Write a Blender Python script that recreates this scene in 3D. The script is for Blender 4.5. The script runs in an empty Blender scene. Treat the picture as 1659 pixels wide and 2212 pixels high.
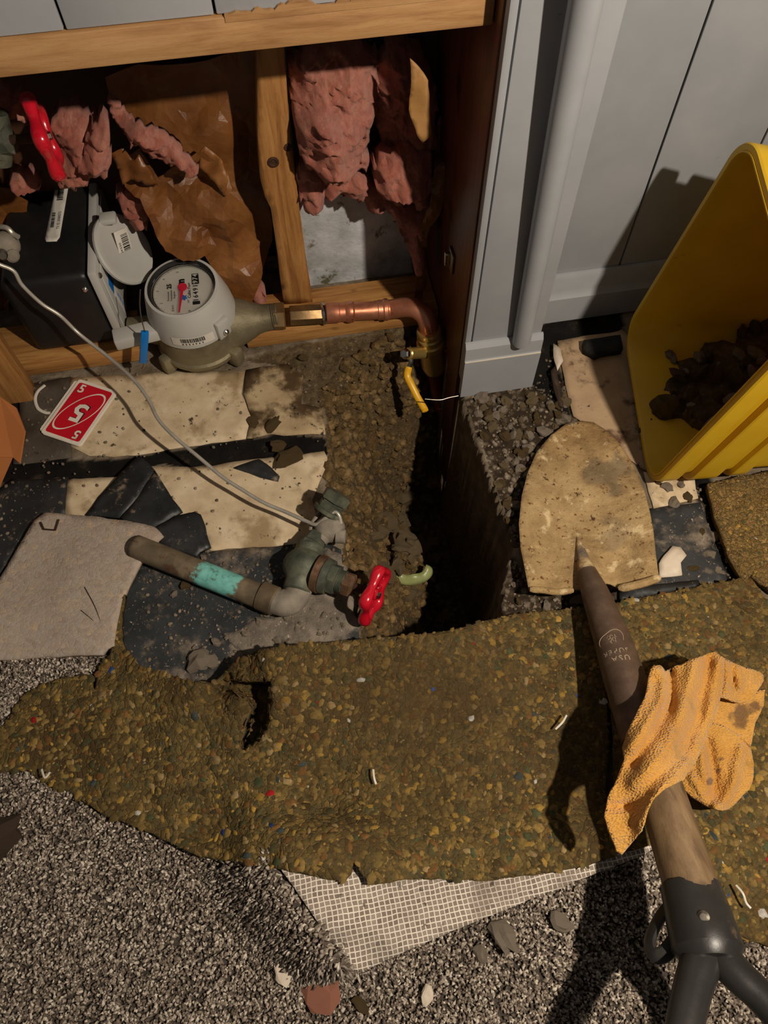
import bpy, bmesh, math, random
import numpy as np
from mathutils import Vector, Matrix, geometry
random.seed(7); rng = np.random.default_rng(7)
S = bpy.context.scene
COL = S.collection
# ------------------------------------------------------------------ camera
FPX = 1620.0; CXP, CYP = 829.5, 1106.0; CAMH = 0.95
_p, _y, _r = math.radians(61.5), math.radians(-9.36), math.radians(-0.71)
CF = np.array([-math.sin(_y)*math.cos(_p), math.cos(_y)*math.cos(_p), -math.sin(_p)])
_R0 = np.array([math.cos(_y), math.sin(_y), 0.0]); _U0 = np.cross(_R0, CF)
CR = math.cos(_r)*_R0 + math.sin(_r)*_U0; CU = -math.sin(_r)*_R0 + math.cos(_r)*_U0
CP = np.array([0, 0, CAMH])
cam = bpy.data.objects.new('camera', bpy.data.cameras.new('camera')); COL.objects.link(cam)
cam.data.sensor_fit = 'HORIZONTAL'; cam.data.sensor_width = 36.0; cam.data.lens = FPX/1659*36.0
cam.data.clip_start = 0.02
cam.matrix_world = Matrix(((CR[0], CU[0], -CF[0], CP[0]), (CR[1], CU[1], -CF[1], CP[1]), (CR[2], CU[2], -CF[2], CP[2]), (0, 0, 0, 1)))
S.camera = cam
# ------------------------------------------------------------------ world, lamp, exposure
S.view_settings.view_transform = 'Standard'; S.view_settings.look = 'None'
S.view_settings.gamma = 1.0; S.view_settings.use_curve_mapping = False
S.view_settings.exposure = 0.0
W = bpy.data.worlds.new('dim_room'); S.world = W; W.use_nodes = True
W.node_tree.nodes['Background'].inputs[0].default_value = (0.86, 0.80, 0.74, 1)
W.node_tree.nodes['Background'].inputs[1].default_value = 0.09
ld = bpy.data.lights.new('work_light', 'SPOT'); ld.energy = 70.0; ld.color = (1.0, 0.875, 0.72)
ld.spot_size = math.radians(125); ld.spot_blend = 0.9; ld.shadow_soft_size = 0.016
lo = bpy.data.objects.new('work_light', ld); COL.objects.link(lo)
lo.location = (0.585, -0.16, 1.23)
lo.rotation_euler = (Vector((0.15, 0.55, 0.05)) - lo.location).to_track_quat('-Z', 'Y').to_euler()
# ------------------------------------------------------------------ helpers
def at(u, v, z=None, y=None, x=None):
    d = CR*(u-CXP)/FPX - CU*(v-CYP)/FPX + CF
    t = (z-CP[2])/d[2] if z is not None else ((y-CP[1])/d[1] if y is not None else (x-CP[0])/d[0])
    return Vector(CP + d*t)
def at_many(uv, dep, axis):
    d = CR[None]*((uv[:, :1]-CXP)/FPX) - CU[None]*((uv[:, 1:2]-CYP)/FPX) + CF[None]
    k = {'x': 0, 'y': 1, 'z': 2}[axis]
    t = (dep-CP[k])/d[:, k]
    return CP[None] + d*t[:, None]
def _hash(ix, iy, iz, seed):
    h = (ix*374761393 + iy*668265263 + iz*2147483647 + seed*974711) & 0xffffffff
    h = ((h ^ (h >> 13))*1274126177) & 0xffffffff
    h = ((h ^ (h >> 16))*2246822519) & 0xffffffff
    return ((h ^ (h >> 15)) & 0xffff)/65535.0
def vnoise(P, seed=0):
    P = np.asarray(P, float); i = np.floor(P).astype(np.int64); f = P-i; f = f*f*(3-2*f); r = 0
    for dx in (0, 1):
        for dy in (0, 1):
            for dz in (0, 1):
                w = (f[:, 0] if dx else 1-f[:, 0])*(f[:, 1] if dy else 1-f[:, 1])*(f[:, 2] if dz else 1-f[:, 2])
                r = r + w*_hash(i[:, 0]+dx, i[:, 1]+dy, i[:, 2]+dz, seed)
    return r*2-1
def fbm(P, scale, octv=4, seed=0, ridged=False):
    P = np.asarray(P, float); r = np.zeros(len(P)); a = 1.0; s = 0
    for o in range(octv):
        n = vnoise(P*scale*(2**o)+13.7*o, seed+o)
        if ridged: n = 1-2*np.abs(n)
        r += a*n; s += a; a *= .5
    return r/s
def inpoly(pts, poly):
    x, y = pts[:, 0], pts[:, 1]; c = np.zeros(len(pts), bool); n = len(poly); j = n-1
    for i in range(n):
        xi, yi = poly[i]; xj, yj = poly[j]
        if yi != yj:
            c ^= ((yi > y) != (yj > y)) & (x < (xj-xi)*(y-yi)/(yj-yi)+xi)
        j = i
    return c
def segdist(pts, poly, closed=True):
    poly = np.asarray(poly, float); best = np.full(len(pts), 1e9); n = len(poly)
    for i in range(n if closed else n-1):
        a = poly[i]; b = poly[(i+1) % n]; ab = b-a; L = (ab**2).sum()+1e-12
        t = np.clip(((pts-a)@ab)/L, 0, 1); q = a+t[:, None]*ab
        best = np.minimum(best, np.sqrt(((pts-q)**2).sum(1)))
    return best
def sstep(a, b, x):
    t = np.clip((x-a)/(b-a), 0, 1); return t*t*(3-2*t)
def prop(o, label=None, cat=None, group=None, kind=None):
    if label: o['label'] = label
    if cat: o['category'] = cat
    if group: o['group'] = group
    if kind: o['kind'] = kind
    return o
def link(o, parent=None):
    COL.objects.link(o)
    if parent is not None:
        o.parent = parent; o.matrix_parent_inverse = Matrix.Translation(parent.location).inverted()
    return o
def mesh_obj(name, verts, faces, mat, parent=None, smooth=True, cols=None):
    me = bpy.data.meshes.new(name)
    me.from_pydata([tuple(v) for v in verts], [], faces); me.update()
    if smooth: me.polygons.foreach_set('use_smooth', [True]*len(me.polygons))
    if cols is not None:
        ca = me.color_attributes.new('Col', 'FLOAT_COLOR', 'POINT')
        c4 = np.ones((len(verts), 4), np.float32); c4[:, :3] = cols; ca.data.foreach_set('color', c4.ravel())
    if mat: me.materials.append(mat)
    return link(bpy.data.objects.new(name, me), parent)
def thing(name, label, cat, loc, group=None):
    e = bpy.data.objects.new(name, None); e.empty_display_size = .02; COL.objects.link(e); e.location = loc
    return prop(e, label, cat, group)
def idw(pts, ctrl, soft=25.0, pw=1.6):
    c = np.asarray(ctrl, float); d = ((pts[:, None, :]-c[None, :, :2])**2).sum(2)+soft*soft
    w = 1/d**pw; return (w*c[None, :, 2]).sum(1)/w.sum(1)
def densify(poly, step):
    out = []; n = len(poly)
    for i in range(n):
        a = np.array(poly[i], float); b = np.array(poly[(i+1) % n], float); L = np.hypot(*(b-a)); k = max(1, int(round(L/step)))
        out += [a+(b-a)*t/k for t in range(k)]
    return np.array(out)
def rounded(poly, it=2):
    p = np.array(poly, float)
    for _ in range(it):
        q = np.roll(p, -1, 0); p = np.stack([p*.75+q*.25, p*.25+q*.75], 1).reshape(-1, 2)
    return p
SHEETS = {}
def sheet(name, poly, ctrl, mat, axis='z', step=10, thick=.004, jit=1.5, amp=0.0, nscale=30, octv=4, ridged=False,
          fn=None, dfn=None, parent=None, soft=25, smooth=True, rnd=0, seed=1, cols=None, taper=0):
    """irregular sheet: outline + depth control points -> real 3D surface with thickness"""
    if rnd: poly = rounded(poly, rnd)
    b = densify(poly, step)
    if jit:
        P3 = np.c_[b/ (step*2.2), np.zeros(len(b))]
        b = b + jit*np.c_[fbm(P3, 1, 3, seed+5), fbm(P3, 1, 3, seed+9)]*1.6
    lo_, hi_ = b.min(0), b.max(0)
    gx, gy = np.meshgrid(np.arange(lo_[0], hi_[0], step), np.arange(lo_[1], hi_[1], step))
    g = np.c_[gx.ravel(), gy.ravel()] + rng.uniform(-.28, .28, (gx.size, 2))*step
    g = g[inpoly(g, b)]; g = g[segdist(g, b) > .6*step]
    pts = np.r_[b, g]; nb = len(b)
    vs, es, fs, *_ = geometry.delaunay_2d_cdt([Vector(p) for p in pts], [(i, (i+1) % nb) for i in range(nb)], [], 1, 1e-5)
    uv = np.array([(v.x, v.y) for v in vs])
    dep = idw(uv, ctrl, soft)
    if dfn is not None: dep = dfn(uv, dep)
    P = at_many(uv, dep, axis); k = {'x': 0, 'y': 1, 'z': 2}[axis]
    sgn = 1 if axis == 'z' else -1
    if amp:
        off = sgn*amp*fbm(P, nscale, octv, seed, ridged)
        if taper: off = off*sstep(0, taper, segdist(uv, b))
        P[:, k] += off
    if fn is not None: P[:, k] += sgn*fn(uv, P)
    n = len(P); B = P.copy(); B[:, k] -= sgn*thick
    faces = []; ec = {}
    for f in fs:
        f = list(f); a = P[f]; nr = np.cross(a[1]-a[0], a[2]-a[0])
        if nr[k]*sgn < 0: f = f[::-1]
        faces.append(tuple(f))
        for i in range(len(f)):
            e = (f[i], f[(i+1) % len(f)]); ec[e] = 1
    top = list(faces)
    faces += [tuple(i+n for i in f[::-1]) for f in top]
    for (i, j) in ec:
        if (j, i) not in ec: faces.append((j, i, i+n, j+n))
    c = None
    if cols is not None: c = np.tile(cols(uv, P), (2, 1))
    o = mesh_obj(name, np.r_[P, B], faces, mat, parent, smooth, c)
    SHEETS[o.name] = (P, top)
    return o
def sample(P, tris, n, seed=3):
    r = np.random.default_rng(seed); T = np.array([t for t in tris if len(t) == 3])
    a, b, c = P[T[:, 0]], P[T[:, 1]], P[T[:, 2]]; nr = np.cross(b-a, c-a); ar = np.linalg.norm(nr, axis=1)
    i = r.choice(len(T), n, p=ar/ar.sum()); u = r.random((n, 2)); f = u.sum(1) > 1; u[f] = 1-u[f]
    q = a[i]+u[:, :1]*(b-a)[i]+u[:, 1:]*(c-a)[i]
    return q, nr[i]/ar[i][:, None]
def catmull(pts, n=8):
    p = [np.array(q, float) for q in pts]; p = [2*p[0]-p[1]]+p+[2*p[-1]-p[-2]]; out = []
    for i in range(1, len(p)-2):
        for k in range(n):
            t = k/n; a, b, c, d = p[i-1:i+3]
            out.append(.5*((2*b)+(-a+c)*t+(2*a-5*b+4*c-d)*t*t+(-a+3*b-3*c+d)*t**3))
    out.append(p[-2]); return np.array(out)
def tube_geo(path, rad, seg=16, caps=True, ell=1.0, up=None):
    path = np.asarray(path, float); n = len(path)
    rad = np.full(n, rad) if np.isscalar(rad) else np.asarray(rad, float)
    tan = np.gradient(path, axis=0)
    for i in range(n):
        if np.linalg.norm(tan[i]) < 1e-9: tan[i] = tan[i-1]
    tan /= np.linalg.norm(tan, axis=1)[:, None]+1e-12
    u = np.array(up, float) if up is not None else (np.array([0, 0, 1.]) if abs(tan[0][2]) < .9 else np.array([0, 1., 0]))
    V = []; Fc = []
    for i in range(n):
        u = u-tan[i]*(u@tan[i]); u /= np.linalg.norm(u); w = np.cross(tan[i], u)
        for k in range(seg):
            a = 2*math.pi*k/seg; V.append(path[i]+rad[i]*(math.cos(a)*u*ell+math.sin(a)*w))
    for i in range(n-1):
        for k in range(seg):
            k2 = (k+1) % seg; Fc.append((i*seg+k, i*seg+k2, (i+1)*seg+k2, (i+1)*seg+k))
    if caps: Fc += [tuple(range(seg))[::-1], tuple((n-1)*seg+k for k in range(seg))]
    return V, Fc
def sharpen(o, deg=35):
    me = o.data; bm = bmesh.new(); bm.from_mesh(me)
    for e in bm.edges:
        if len(e.link_faces) == 2 and e.calc_face_angle(0) > math.radians(deg): e.smooth = False
    bm.to_mesh(me); bm.free(); return o
def tube(name, path, rad, mat, parent=None, seg=16, caps=True, ell=1.0, up=None):
    v, f = tube_geo(path, rad, seg, caps, ell, up); return sharpen(mesh_obj(name, v, f, mat, parent))
def lathe(name, base, axis, prof, mat, parent=None, seg=28, up=None, caps=True):
    """prof = [(distance along axis, radius)]"""
    a = np.array(axis, float); a /= np.linalg.norm(a); b = np.array(base, float)
    u = np.array(up, float) if up is not None else (np.array([0, 0, 1.]) if abs(a[2]) < .9 else np.array([1., 0, 0]))
    u = u-a*(u@a); u /= np.linalg.norm(u); w = np.cross(a, u); V = []; Fc = []; n = len(prof)
    for d, r in prof:
        for k in range(seg):
            t = 2*math.pi*(k+.5)/seg; V.append(b+a*d+max(r, 1e-5)*(math.cos(t)*u+math.sin(t)*w))
    for i in range(n-1):
        for k in range(seg):
            k2 = (k+1) % seg; Fc.append((i*seg+k, i*seg+k2, (i+1)*seg+k2, (i+1)*seg+k))
    if caps: Fc += [tuple(range(seg))[::-1], tuple((n-1)*seg+k for k in range(seg))]
    return sharpen(mesh_obj(name, V, Fc, mat, parent), 28)
def box(name, lo_, hi_, mat, parent=None, bev=.002, M=None, seg=2, rough=0, cuts=0):
    bm = bmesh.new(); bmesh.ops.create_cube(bm, size=1)
    lo_, hi_ = Vector(lo_), Vector(hi_); c = (lo_+hi_)/2; s = hi_-lo_
    for v in bm.verts: v.co = Vector((v.co.x*s.x, v.co.y*s.y, v.co.z*s.z))+c
    if cuts: bmesh.ops.subdivide_edges(bm, edges=bm.edges[:], cuts=cuts, use_grid_fill=True)
    if bev and not cuts: bmesh.ops.bevel(bm, geom=bm.edges[:], offset=bev, segments=seg, affect='EDGES', profile=.5)
    if rough:
        P = np.array([v.co[:] for v in bm.verts]); d = np.c_[fbm(P, 18, 3, 1), fbm(P, 18, 3, 2), fbm(P, 18, 3, 3)]*rough
        for v, q in zip(bm.verts, P+d): v.co = q
    if M is not None: bmesh.ops.transform(bm, matrix=M, verts=bm.verts)
    me = bpy.data.meshes.new(name); bm.to_mesh(me); bm.free(); me.materials.append(mat)
    me.polygons.foreach_set('use_smooth', [True]*len(me.polygons))
    o = link(bpy.data.objects.new(name, me), parent); return sharpen(o, 30)
def rock_geo(sub=2, amp=.35, scale=1.6, seed=0, flat=1.0):
    bm = bmesh.new(); bmesh.ops.create_icosphere(bm, subdivisions=sub, radius=1)
    P = np.array([v.co[:] for v in bm.verts]); P = P*(1+amp*fbm(P+seed*3.1, scale, 3, seed))[:, None]; P[:, 2] *= flat
    P[:, 0] *= 1.15
    F = [tuple(v.index for v in f.verts) for f in bm.faces]; bm.free(); return P, F
def scatter(name, pts, sizes, mat, geos, parent=None, cols=None, nrm=None, sink=.2, smooth=False, seed=2):
    """many small pieces joined in one object"""
    r = np.random.default_rng(seed); V = []; F = []; Cc = []; off = 0
    for i, (p, s) in enumerate(zip(pts, sizes)):
        P, f = geos[i % len(geos)]; a, b = r.uniform(0, 6.28), r.uniform(-.5, .5)
        ca, sa, cb, sb = math.cos(a), math.sin(a), math.cos(b), math.sin(b)
        Rm = np.array([[ca, -sa, 0], [sa, ca, 0], [0, 0, 1]])@np.array([[1, 0, 0], [0, cb, -sb], [0, sb, cb]])
        if nrm is not None:
            n = nrm[i]; t = np.cross([0.3, .9, .2], n); t /= np.linalg.norm(t); Rm = np.c_[t, np.cross(n, t), n]@np.array([[ca, -sa, 0], [sa, ca, 0], [0, 0, 1]])
        q = P@Rm.T*s+p+np.array([0, 0, s*(.5-sink)])*(nrm is None)
        V.append(q); F += [tuple(k+off for k in t) for t in f]; off += len(P)
        if cols is not None: Cc.append(np.tile(cols[i], (len(P), 1)))
    return mesh_obj(name, np.concatenate(V), F, mat, parent, smooth, np.concatenate(Cc) if cols is not None else None)
def text_mesh(name, s, size, M, mat, parent=None, ext=.0002, bold=0):
    cu = bpy.data.curves.new('t', 'FONT'); cu.body = s; cu.size = size; cu.align_x = 'CENTER'; cu.align_y = 'CENTER'
    cu.extrude = ext; cu.resolution_u = 2; cu.offset = bold
    to = bpy.data.objects.new('t', cu); COL.objects.link(to)
    dg = bpy.context.evaluated_depsgraph_get(); me = bpy.data.meshes.new_from_object(to.evaluated_get(dg))
    bpy.data.objects.remove(to); bpy.data.curves.remove(cu)
    me.name = name; me.transform(M); me.materials.clear(); me.materials.append(mat)
    return link(bpy.data.objects.new(name, me), parent)
def frame(o, x, y):
    """matrix with origin o, x axis and approximate y axis"""
    x = Vector(x).normalized(); y = Vector(y); z = x.cross(y).normalized(); y = z.cross(x); o = Vector(o)
    return Matrix(((x.x, y.x, z.x, o.x), (x.y, y.y, z.y, o.y), (x.z, y.z, z.z, o.z), (0, 0, 0, 1)))
def frame_z(o, z, x):
    z = Vector(z).normalized(); x = Vector(x); y = z.cross(x).normalized(); x = y.cross(z); o = Vector(o)
    return Matrix(((x.x, y.x, z.x, o.x), (x.y, y.y, z.y, o.y), (x.z, y.z, z.z, o.z), (0, 0, 0, 1)))
def plate(name, px, axis, thick, mat, parent=None):
    """flat panel from corner points (u, v, depth)"""
    P = [at(u, v, **{axis: d}) for u, v, d in px]; n = len(P); nr = (P[1]-P[0]).cross(P[2]-P[0]).normalized()
    Q = [p-nr*thick for p in P]
    return mesh_obj(name, P+Q, [tuple(range(n)), tuple(range(n, 2*n))[::-1]]+[(i, n+i, n+(i+1) % n, (i+1) % n) for i in range(n)], mat, parent, False)
def quads(name, rects, M, mat, parent=None, h=.0003):
    """flat little rectangles (x0,y0,x1,y1) in a local plane, one mesh (print)"""
    V = []; F = []
    for (a, b, c, d) in rects:
        k = len(V)
        for z in (0, h):
            V += [M@Vector((a, b, z)), M@Vector((c, b, z)), M@Vector((c, d, z)), M@Vector((a, d, z))]
        F += [(k+4, k+5, k+6, k+7), (k, k+1, k+5, k+4), (k+1, k+2, k+6, k+5), (k+2, k+3, k+7, k+6), (k+3, k, k+4, k+7)]
    return mesh_obj(name, V, F, mat, parent, False)
def barcode(name, w, h, M, mat, parent, seed=0, n=18):
    r = random.Random(seed); x = -w/2; R = []
    while x < w/2:
        bw = w/n*r.choice((.3, .5, .8)); R.append((x, -h/2, min(x+bw, w/2), h/2)); x += bw+w/n*r.choice((.3, .4, .6))
    return quads(name, R, M, mat, parent)
# ------------------------------------------------------------------ materials
def lin(c):
    return tuple((x/255/12.92 if x/255 <= .04045 else ((x/255+.055)/1.055)**2.4) for x in c)+(1,)
class NT:
    def __init__(s, name):
        s.m = bpy.data.materials.new(name); s.m.use_nodes = True; s.t = s.m.node_tree; s.t.nodes.clear()
        s.out = s.t.nodes.new('ShaderNodeOutputMaterial'); s.b = s.n('BsdfPrincipled'); s.l(s.b.outputs[0], s.out.inputs[0])
    def n(s, ty, **kw):
        x = s.t.nodes.new('ShaderNode'+ty)
        for k, v in kw.items():
            if k.startswith('_'): setattr(x, k[1:], v)
            else: s.put(x.inputs[k.replace('__', ' ')], v)
        return x
    def put(s, i, v):
        if hasattr(v, 'is_linked') or isinstance(v, bpy.types.NodeSocket): s.t.links.new(v, i)
        else: i.default_value = v
    def l(s, a, b): s.t.links.new(a, b)
    def coord(s, stretch=(1, 1, 1), which='Object'):
        c = s.n('TexCoord'); mp = s.n('Mapping'); s.l(c.outputs[which], mp.inputs[0]); mp.inputs['Scale'].default_value = stretch
        return mp.outputs[0]
    def noise(s, v, scale, detail=6, rough=.6, dist=0):
        return s.n('TexNoise', Vector=v, Scale=scale, Detail=detail, Roughness=rough, Distortion=dist).outputs[0]
    def ramp(s, f, stops):
        r = s.n('ValToRGB', Fac=f); e = r.color_ramp.elements
        while len(e) < len(stops): e.new(.5)
        for k, (p, c) in enumerate(stops): e[k].position = p; e[k].color = lin(c) if len(c) == 3 else c
        return r.outputs[0]
    def mr(s, f, a, b, c=0, d=1):
        m = s.n('MapRange', Value=f); m.interpolation_type = 'SMOOTHSTEP'
        for k, v in zip(('From Min', 'From Max', 'To Min', 'To Max'), (a, b, c, d)): m.inputs[k].default_value = v
        return m.outputs[0]
    def mix(s, f, a, b, mode='MIX'):
        m = s.n('Mix'); m.data_type = 'RGBA'; m.blend_type = mode
        s.put(m.inputs[0], f); s.put(m.inputs[6], a); s.put(m.inputs[7], b); return m.outputs[2]
    def bump(s, h, strength, dist, prev=None):
        b = s.n('Bump', Height=h, Strength=strength, Distance=dist)
        if prev is not None: s.l(prev, b.inputs['Normal'])
        return b.outputs[0]
def pm(name, stops, scale=20, detail=6, rough=.8, metal=0, bump=.4, bscale=None, bdist=.002, spots=(), stretch=(1, 1, 1),
       spec=.4, dist=0, coat=0, attr=None, nrough=.6, rvar=0):
    T = NT(name); v = T.coord(stretch)
    f = T.noise(v, scale, detail, nrough, dist); c = T.ramp(f, stops)
    if attr: a = T.n('VertexColor'); a.layer_name = attr; c = T.mix(1.0, c, a.outputs[0], 'MULTIPLY')
    for k, sp in enumerate(spots):
        col, sc, lo_, hi_ = sp[:4]; vv = T.coord(sp[4]) if len(sp) > 4 else T.coord()
        off = T.n('VectorMath', _operation='ADD'); T.l(vv, off.inputs[0]); off.inputs[1].default_value = (3.7*k+1, 1.3*k, .7*k)
        g = T.noise(off.outputs[0], sc, 5, .65); c = T.mix(T.mr(g, lo_, hi_), c, lin(col))
    T.l(c, T.b.inputs['Base Color'])
    T.b.inputs['Roughness'].default_value = rough; T.b.inputs['Metallic'].default_value = metal
    T.b.inputs['Specular IOR Level'].default_value = spec
    if rvar: T.l(T.mr(T.noise(v, scale*1.7, 4), .3, .7, rough-rvar, rough+rvar), T.b.inputs['Roughness'])
    if coat: T.b.inputs['Coat Weight'].default_value = coat; T.b.inputs['Coat Roughness'].default_value = .15
    if bump: T.l(T.bump(T.noise(v, bscale or scale*2.5, 8, .65), bump, bdist), T.b.inputs['Normal'])
    T.T = T; return T.m
def flat(name, c, rough=.6, metal=0, spec=.4): return pm(name, [(.3, c), (.7, tuple(min(255, x*1.06) for x in c))], 30, 3, rough, metal, 0, spec=spec)
def wood(name, c1, c2, c3, axis, rough=.6, scale=9, bump=.25):
    st = {'x': (1.2, 14, 14), 'y': (14, 1.2, 14), 'z': (14, 14, 1.2)}[axis]
    T = NT(name); v = T.coord(st); f = T.noise(v, scale, 6, .6, .6); f2 = T.noise(T.coord(tuple(q*4 for q in st)), scale*2, 4, .7)
    c = T.ramp(f, [(.3, c1), (.5, c2), (.72, c3)]); c = T.mix(T.mr(f2, .5, .75, 0, .45), c, lin(c3))
    k = T.noise(T.coord(tuple(2.2 if q > 2 else 1.3 for q in st)), 9, 2); c = T.mix(T.mr(k, .66, .74, 0, .75), c, lin(tuple(x*.5 for x in c3)))
    T.l(c, T.b.inputs['Base Color']); T.b.inputs['Roughness'].default_value = rough
    T.l(T.bump(f2, bump, .001), T.b.inputs['Normal']); return T.m
M = {}
M['pine'] = wood('pine', (178, 138, 92), (166, 124, 79), (138, 96, 57), 'x')
M['pine_v'] = wood('pine_stud', (184, 136, 80), (164, 114, 60), (116, 70, 32), 'z', scale=7, bump=.5)
M['pine_l'] = wood('pine_plate', (190, 142, 82), (172, 122, 66), (130, 84, 42), 'x')
M['jamb'] = wood('stained_wood', (112, 66, 42), (96, 54, 34), (66, 36, 24), 'z', rough=.35, bump=.15)
M['shaft'] = wood('grey_ash_wood', (142, 116, 84), (120, 96, 68), (84, 64, 44), 'y', rough=.55, scale=5)
M['paint'] = pm('grey_paint', [(.35, (150, 153, 158)), (.65, (160, 162, 166))], 9, 4, .42, bump=.12, bscale=240, bdist=.0006, spots=[((120, 118, 114), 35, .72, .8)])
M['paint_edge'] = flat('grey_paint_edge', (196, 188, 172), .5)
M['concrete_wall'] = pm('foundation_concrete', [(.3, (150, 152, 150)), (.5, (186, 188, 190)), (.68, (210, 212, 216))], 18, 8, .9, bump=.6, bscale=60, bdist=.004,
    spots=[((96, 92, 66), 26, .58, .68), ((60, 58, 48), 60, .68, .74)])
M['mastic'] = pm('black_mastic', [(.3, (20, 18, 17)), (.6, (34, 30, 27)), (.8, (66, 58, 50))], 45, 8, .75, bump=.8, bscale=160, bdist=.003)
def tilemat(name, a, b, c, dirt, dlo=.5, dhi=.64, rough=.75):
    return pm(name, [(.25, a), (.5, b), (.75, c)], 26, 8, rough, bump=.35, bscale=130, bdist=.0015,
              spots=[(dirt, 13, dlo, dhi), (tuple(x*.45 for x in dirt), 55, .63, .7), (tuple(x*.25 for x in dirt), 170, .68, .73)])
M['lino'] = tilemat('beige_lino', (182, 160, 128), (210, 188, 154), (228, 210, 180), (160, 136, 102), .5, .66)
M['lino_dirty'] = tilemat('soiled_beige_lino', (158, 136, 102), (184, 160, 124), (200, 180, 142), (80, 60, 36), .42, .58)
M['lino_right'] = tilemat('tan_lino', (156, 128, 98), (174, 146, 114), (184, 158, 124), (84, 58, 40), .54, .66)
M['tile_grey'] = tilemat('grey_brown_tile', (70, 62, 54), (84, 74, 64), (98, 88, 78), (56, 48, 38), .5, .7)
M['tile_black'] = pm('black_tile', [(.3, (28, 29, 30)), (.55, (42, 43, 44)), (.8, (62, 60, 58))], 16, 9, .55, bump=.3, bscale=120, bdist=.001,
    spots=[((128, 112, 94), 40, .58, .72), ((170, 156, 138), 260, .66, .72), ((110, 96, 80), 7, .62, .8)], rvar=.15)
M['tile_dusty'] = pm('dusty_black_tile', [(.3, (34, 36, 38)), (.55, (50, 52, 54)), (.8, (70, 70, 70))], 14, 9, .6, bump=.35, bscale=150, bdist=.0015,
    spots=[((150, 134, 116), 11, .53, .72), ((176, 160, 142), 230, .62, .7), ((96, 86, 74), 60, .56, .7)], rvar=.15)
# ground: vertex-colour masks choose slab / soil / rubble / mastic
T = NT('ground'); v = T.coord()
a = T.n('VertexColor'); a.layer_name = 'Col'; sp = T.n('SeparateColor', Color=a.outputs[0])
n1 = T.noise(v, 30, 8); n2 = T.noise(v, 130, 8, .7); n3 = T.noise(v, 9, 4)
slab = T.ramp(n1, [(.3, (96, 84, 68)), (.5, (128, 114, 96)), (.7, (160, 146, 126))])
soil = T.ramp(n2, [(.25, (54, 43, 30)), (.5, (92, 76, 52)), (.75, (134, 114, 82))])
soil = T.mix(T.mr(n3, .54, .72, 0, .7), soil, lin((126, 86, 36)))
soil = T.mix(T.mr(T.noise(v, 420, 3), .66, .72), soil, lin((178, 160, 128)))
vor = T.n('TexVoronoi', Vector=v, Scale=95.0)
rub = T.mix(T.mr(vor.outputs[0], .15, .6, .2, 1), T.ramp(T.n('SeparateColor', Color=vor.outputs[1]).outputs[0], [(.2, (88, 76, 62)), (.6, (128, 112, 94)), (1, (178, 164, 146))]), lin((60, 48, 36)))
mas = T.ramp(n1, [(.35, (16, 14, 13)), (.6, (30, 26, 23)), (.8, (84, 72, 58))])
c = T.mix(sp.outputs[0], slab, soil); c = T.mix(sp.outputs[2], c, rub); c = T.mix(sp.outputs[1], c, mas)
T.l(c, T.b.inputs['Base Color']); T.b.inputs['Roughness'].default_value = .92; T.b.inputs['Specular IOR Level'].default_value = .2
T.l(T.bump(T.noise(v, 220, 8, .7), .8, .004, T.bump(n1, .5, .006)), T.b.inputs['Normal']); M['ground'] = T.m
M['clod'] = pm('soil_clods', [(.25, (70, 56, 36)), (.5, (108, 88, 58)), (.75, (150, 128, 92))], 60, 6, .95, bump=.9, bscale=200, bdist=.003, attr='Col', spec=.15)
M['clod_pale'] = pm('dry_clods', [(.25, (92, 78, 56)), (.5, (136, 118, 88)), (.75, (180, 160, 126))], 60, 6, .95, bump=.9, bscale=200, bdist=.003, spec=.15)
M['mortar'] = pm('mortar_smear', [(.25, (92, 84, 76)), (.5, (128, 117, 104)), (.75, (164, 150, 134))], 40, 9, .95, bump=.9, bscale=150, bdist=.004, spots=[((60, 60, 62), 14, .56, .66), ((190, 176, 158), 200, .62, .68)])
M['stone'] = pm('stone_chips', [(.3, (100, 90, 78)), (.55, (132, 119, 103)), (.8, (172, 160, 144))], 50, 6, .85, bump=.6, bscale=180, bdist=.002, attr='Col')
# insulation and kraft
T = NT('pink_fibreglass'); v = T.coord(); f = T.noise(v, 30, 9, .75, 1.2); g = T.noise(T.coord((3, 1, 1)), 90, 8, .8, 1.5)
c = T.ramp(f, [(.25, (178, 84, 70)), (.5, (218, 128, 106)), (.75, (234, 164, 136))]); c = T.mix(T.mr(g, .45, .7, 0, .4), c, lin((250, 200, 176)))
T.l(c, T.b.inputs['Base Color']); T.b.inputs['Roughness'].default_value = 1; T.b.inputs['Specular IOR Level'].default_value = .1
T.b.inputs['Sheen Weight'].default_value = .3
T.b.inputs['Subsurface Weight'].default_value = .25; T.b.inputs['Subsurface Radius'].default_value = (.012, .006, .005)
T.l(T.bump(T.noise(T.coord((2.5, 1, .8)), 240, 6, .8, 2.5), .55, .004, T.bump(g, .8, .008, T.bump(f, .8, .014))), T.b.inputs['Normal']); M['pink'] = T.m
M['kraft'] = pm('kraft_paper', [(.3, (94, 56, 25)), (.5, (122, 76, 37)), (.7, (148, 100, 55))], 12, 6, .38, bump=.5, bscale=40, bdist=.003, spec=.5,
    spots=[((98, 52, 26), 9, .55, .75), ((176, 70, 60), 16, .7, .78)], rvar=.12)
M['kraft_pale'] = pm('pale_kraft_paper', [(.3, (150, 106, 58)), (.6, (172, 128, 74)), (.8, (186, 144, 88))], 14, 6, .6, bump=.4, bscale=50, bdist=.002, spots=[((160, 90, 60), 30, .6, .75)])
M['kraft_dark'] = pm('aged_backing_paper', [(.3, (58, 34, 20)), (.6, (82, 50, 28)), (.8, (98, 62, 36))], 8, 5, .6, bump=.4, bscale=30, bdist=.004)
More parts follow.
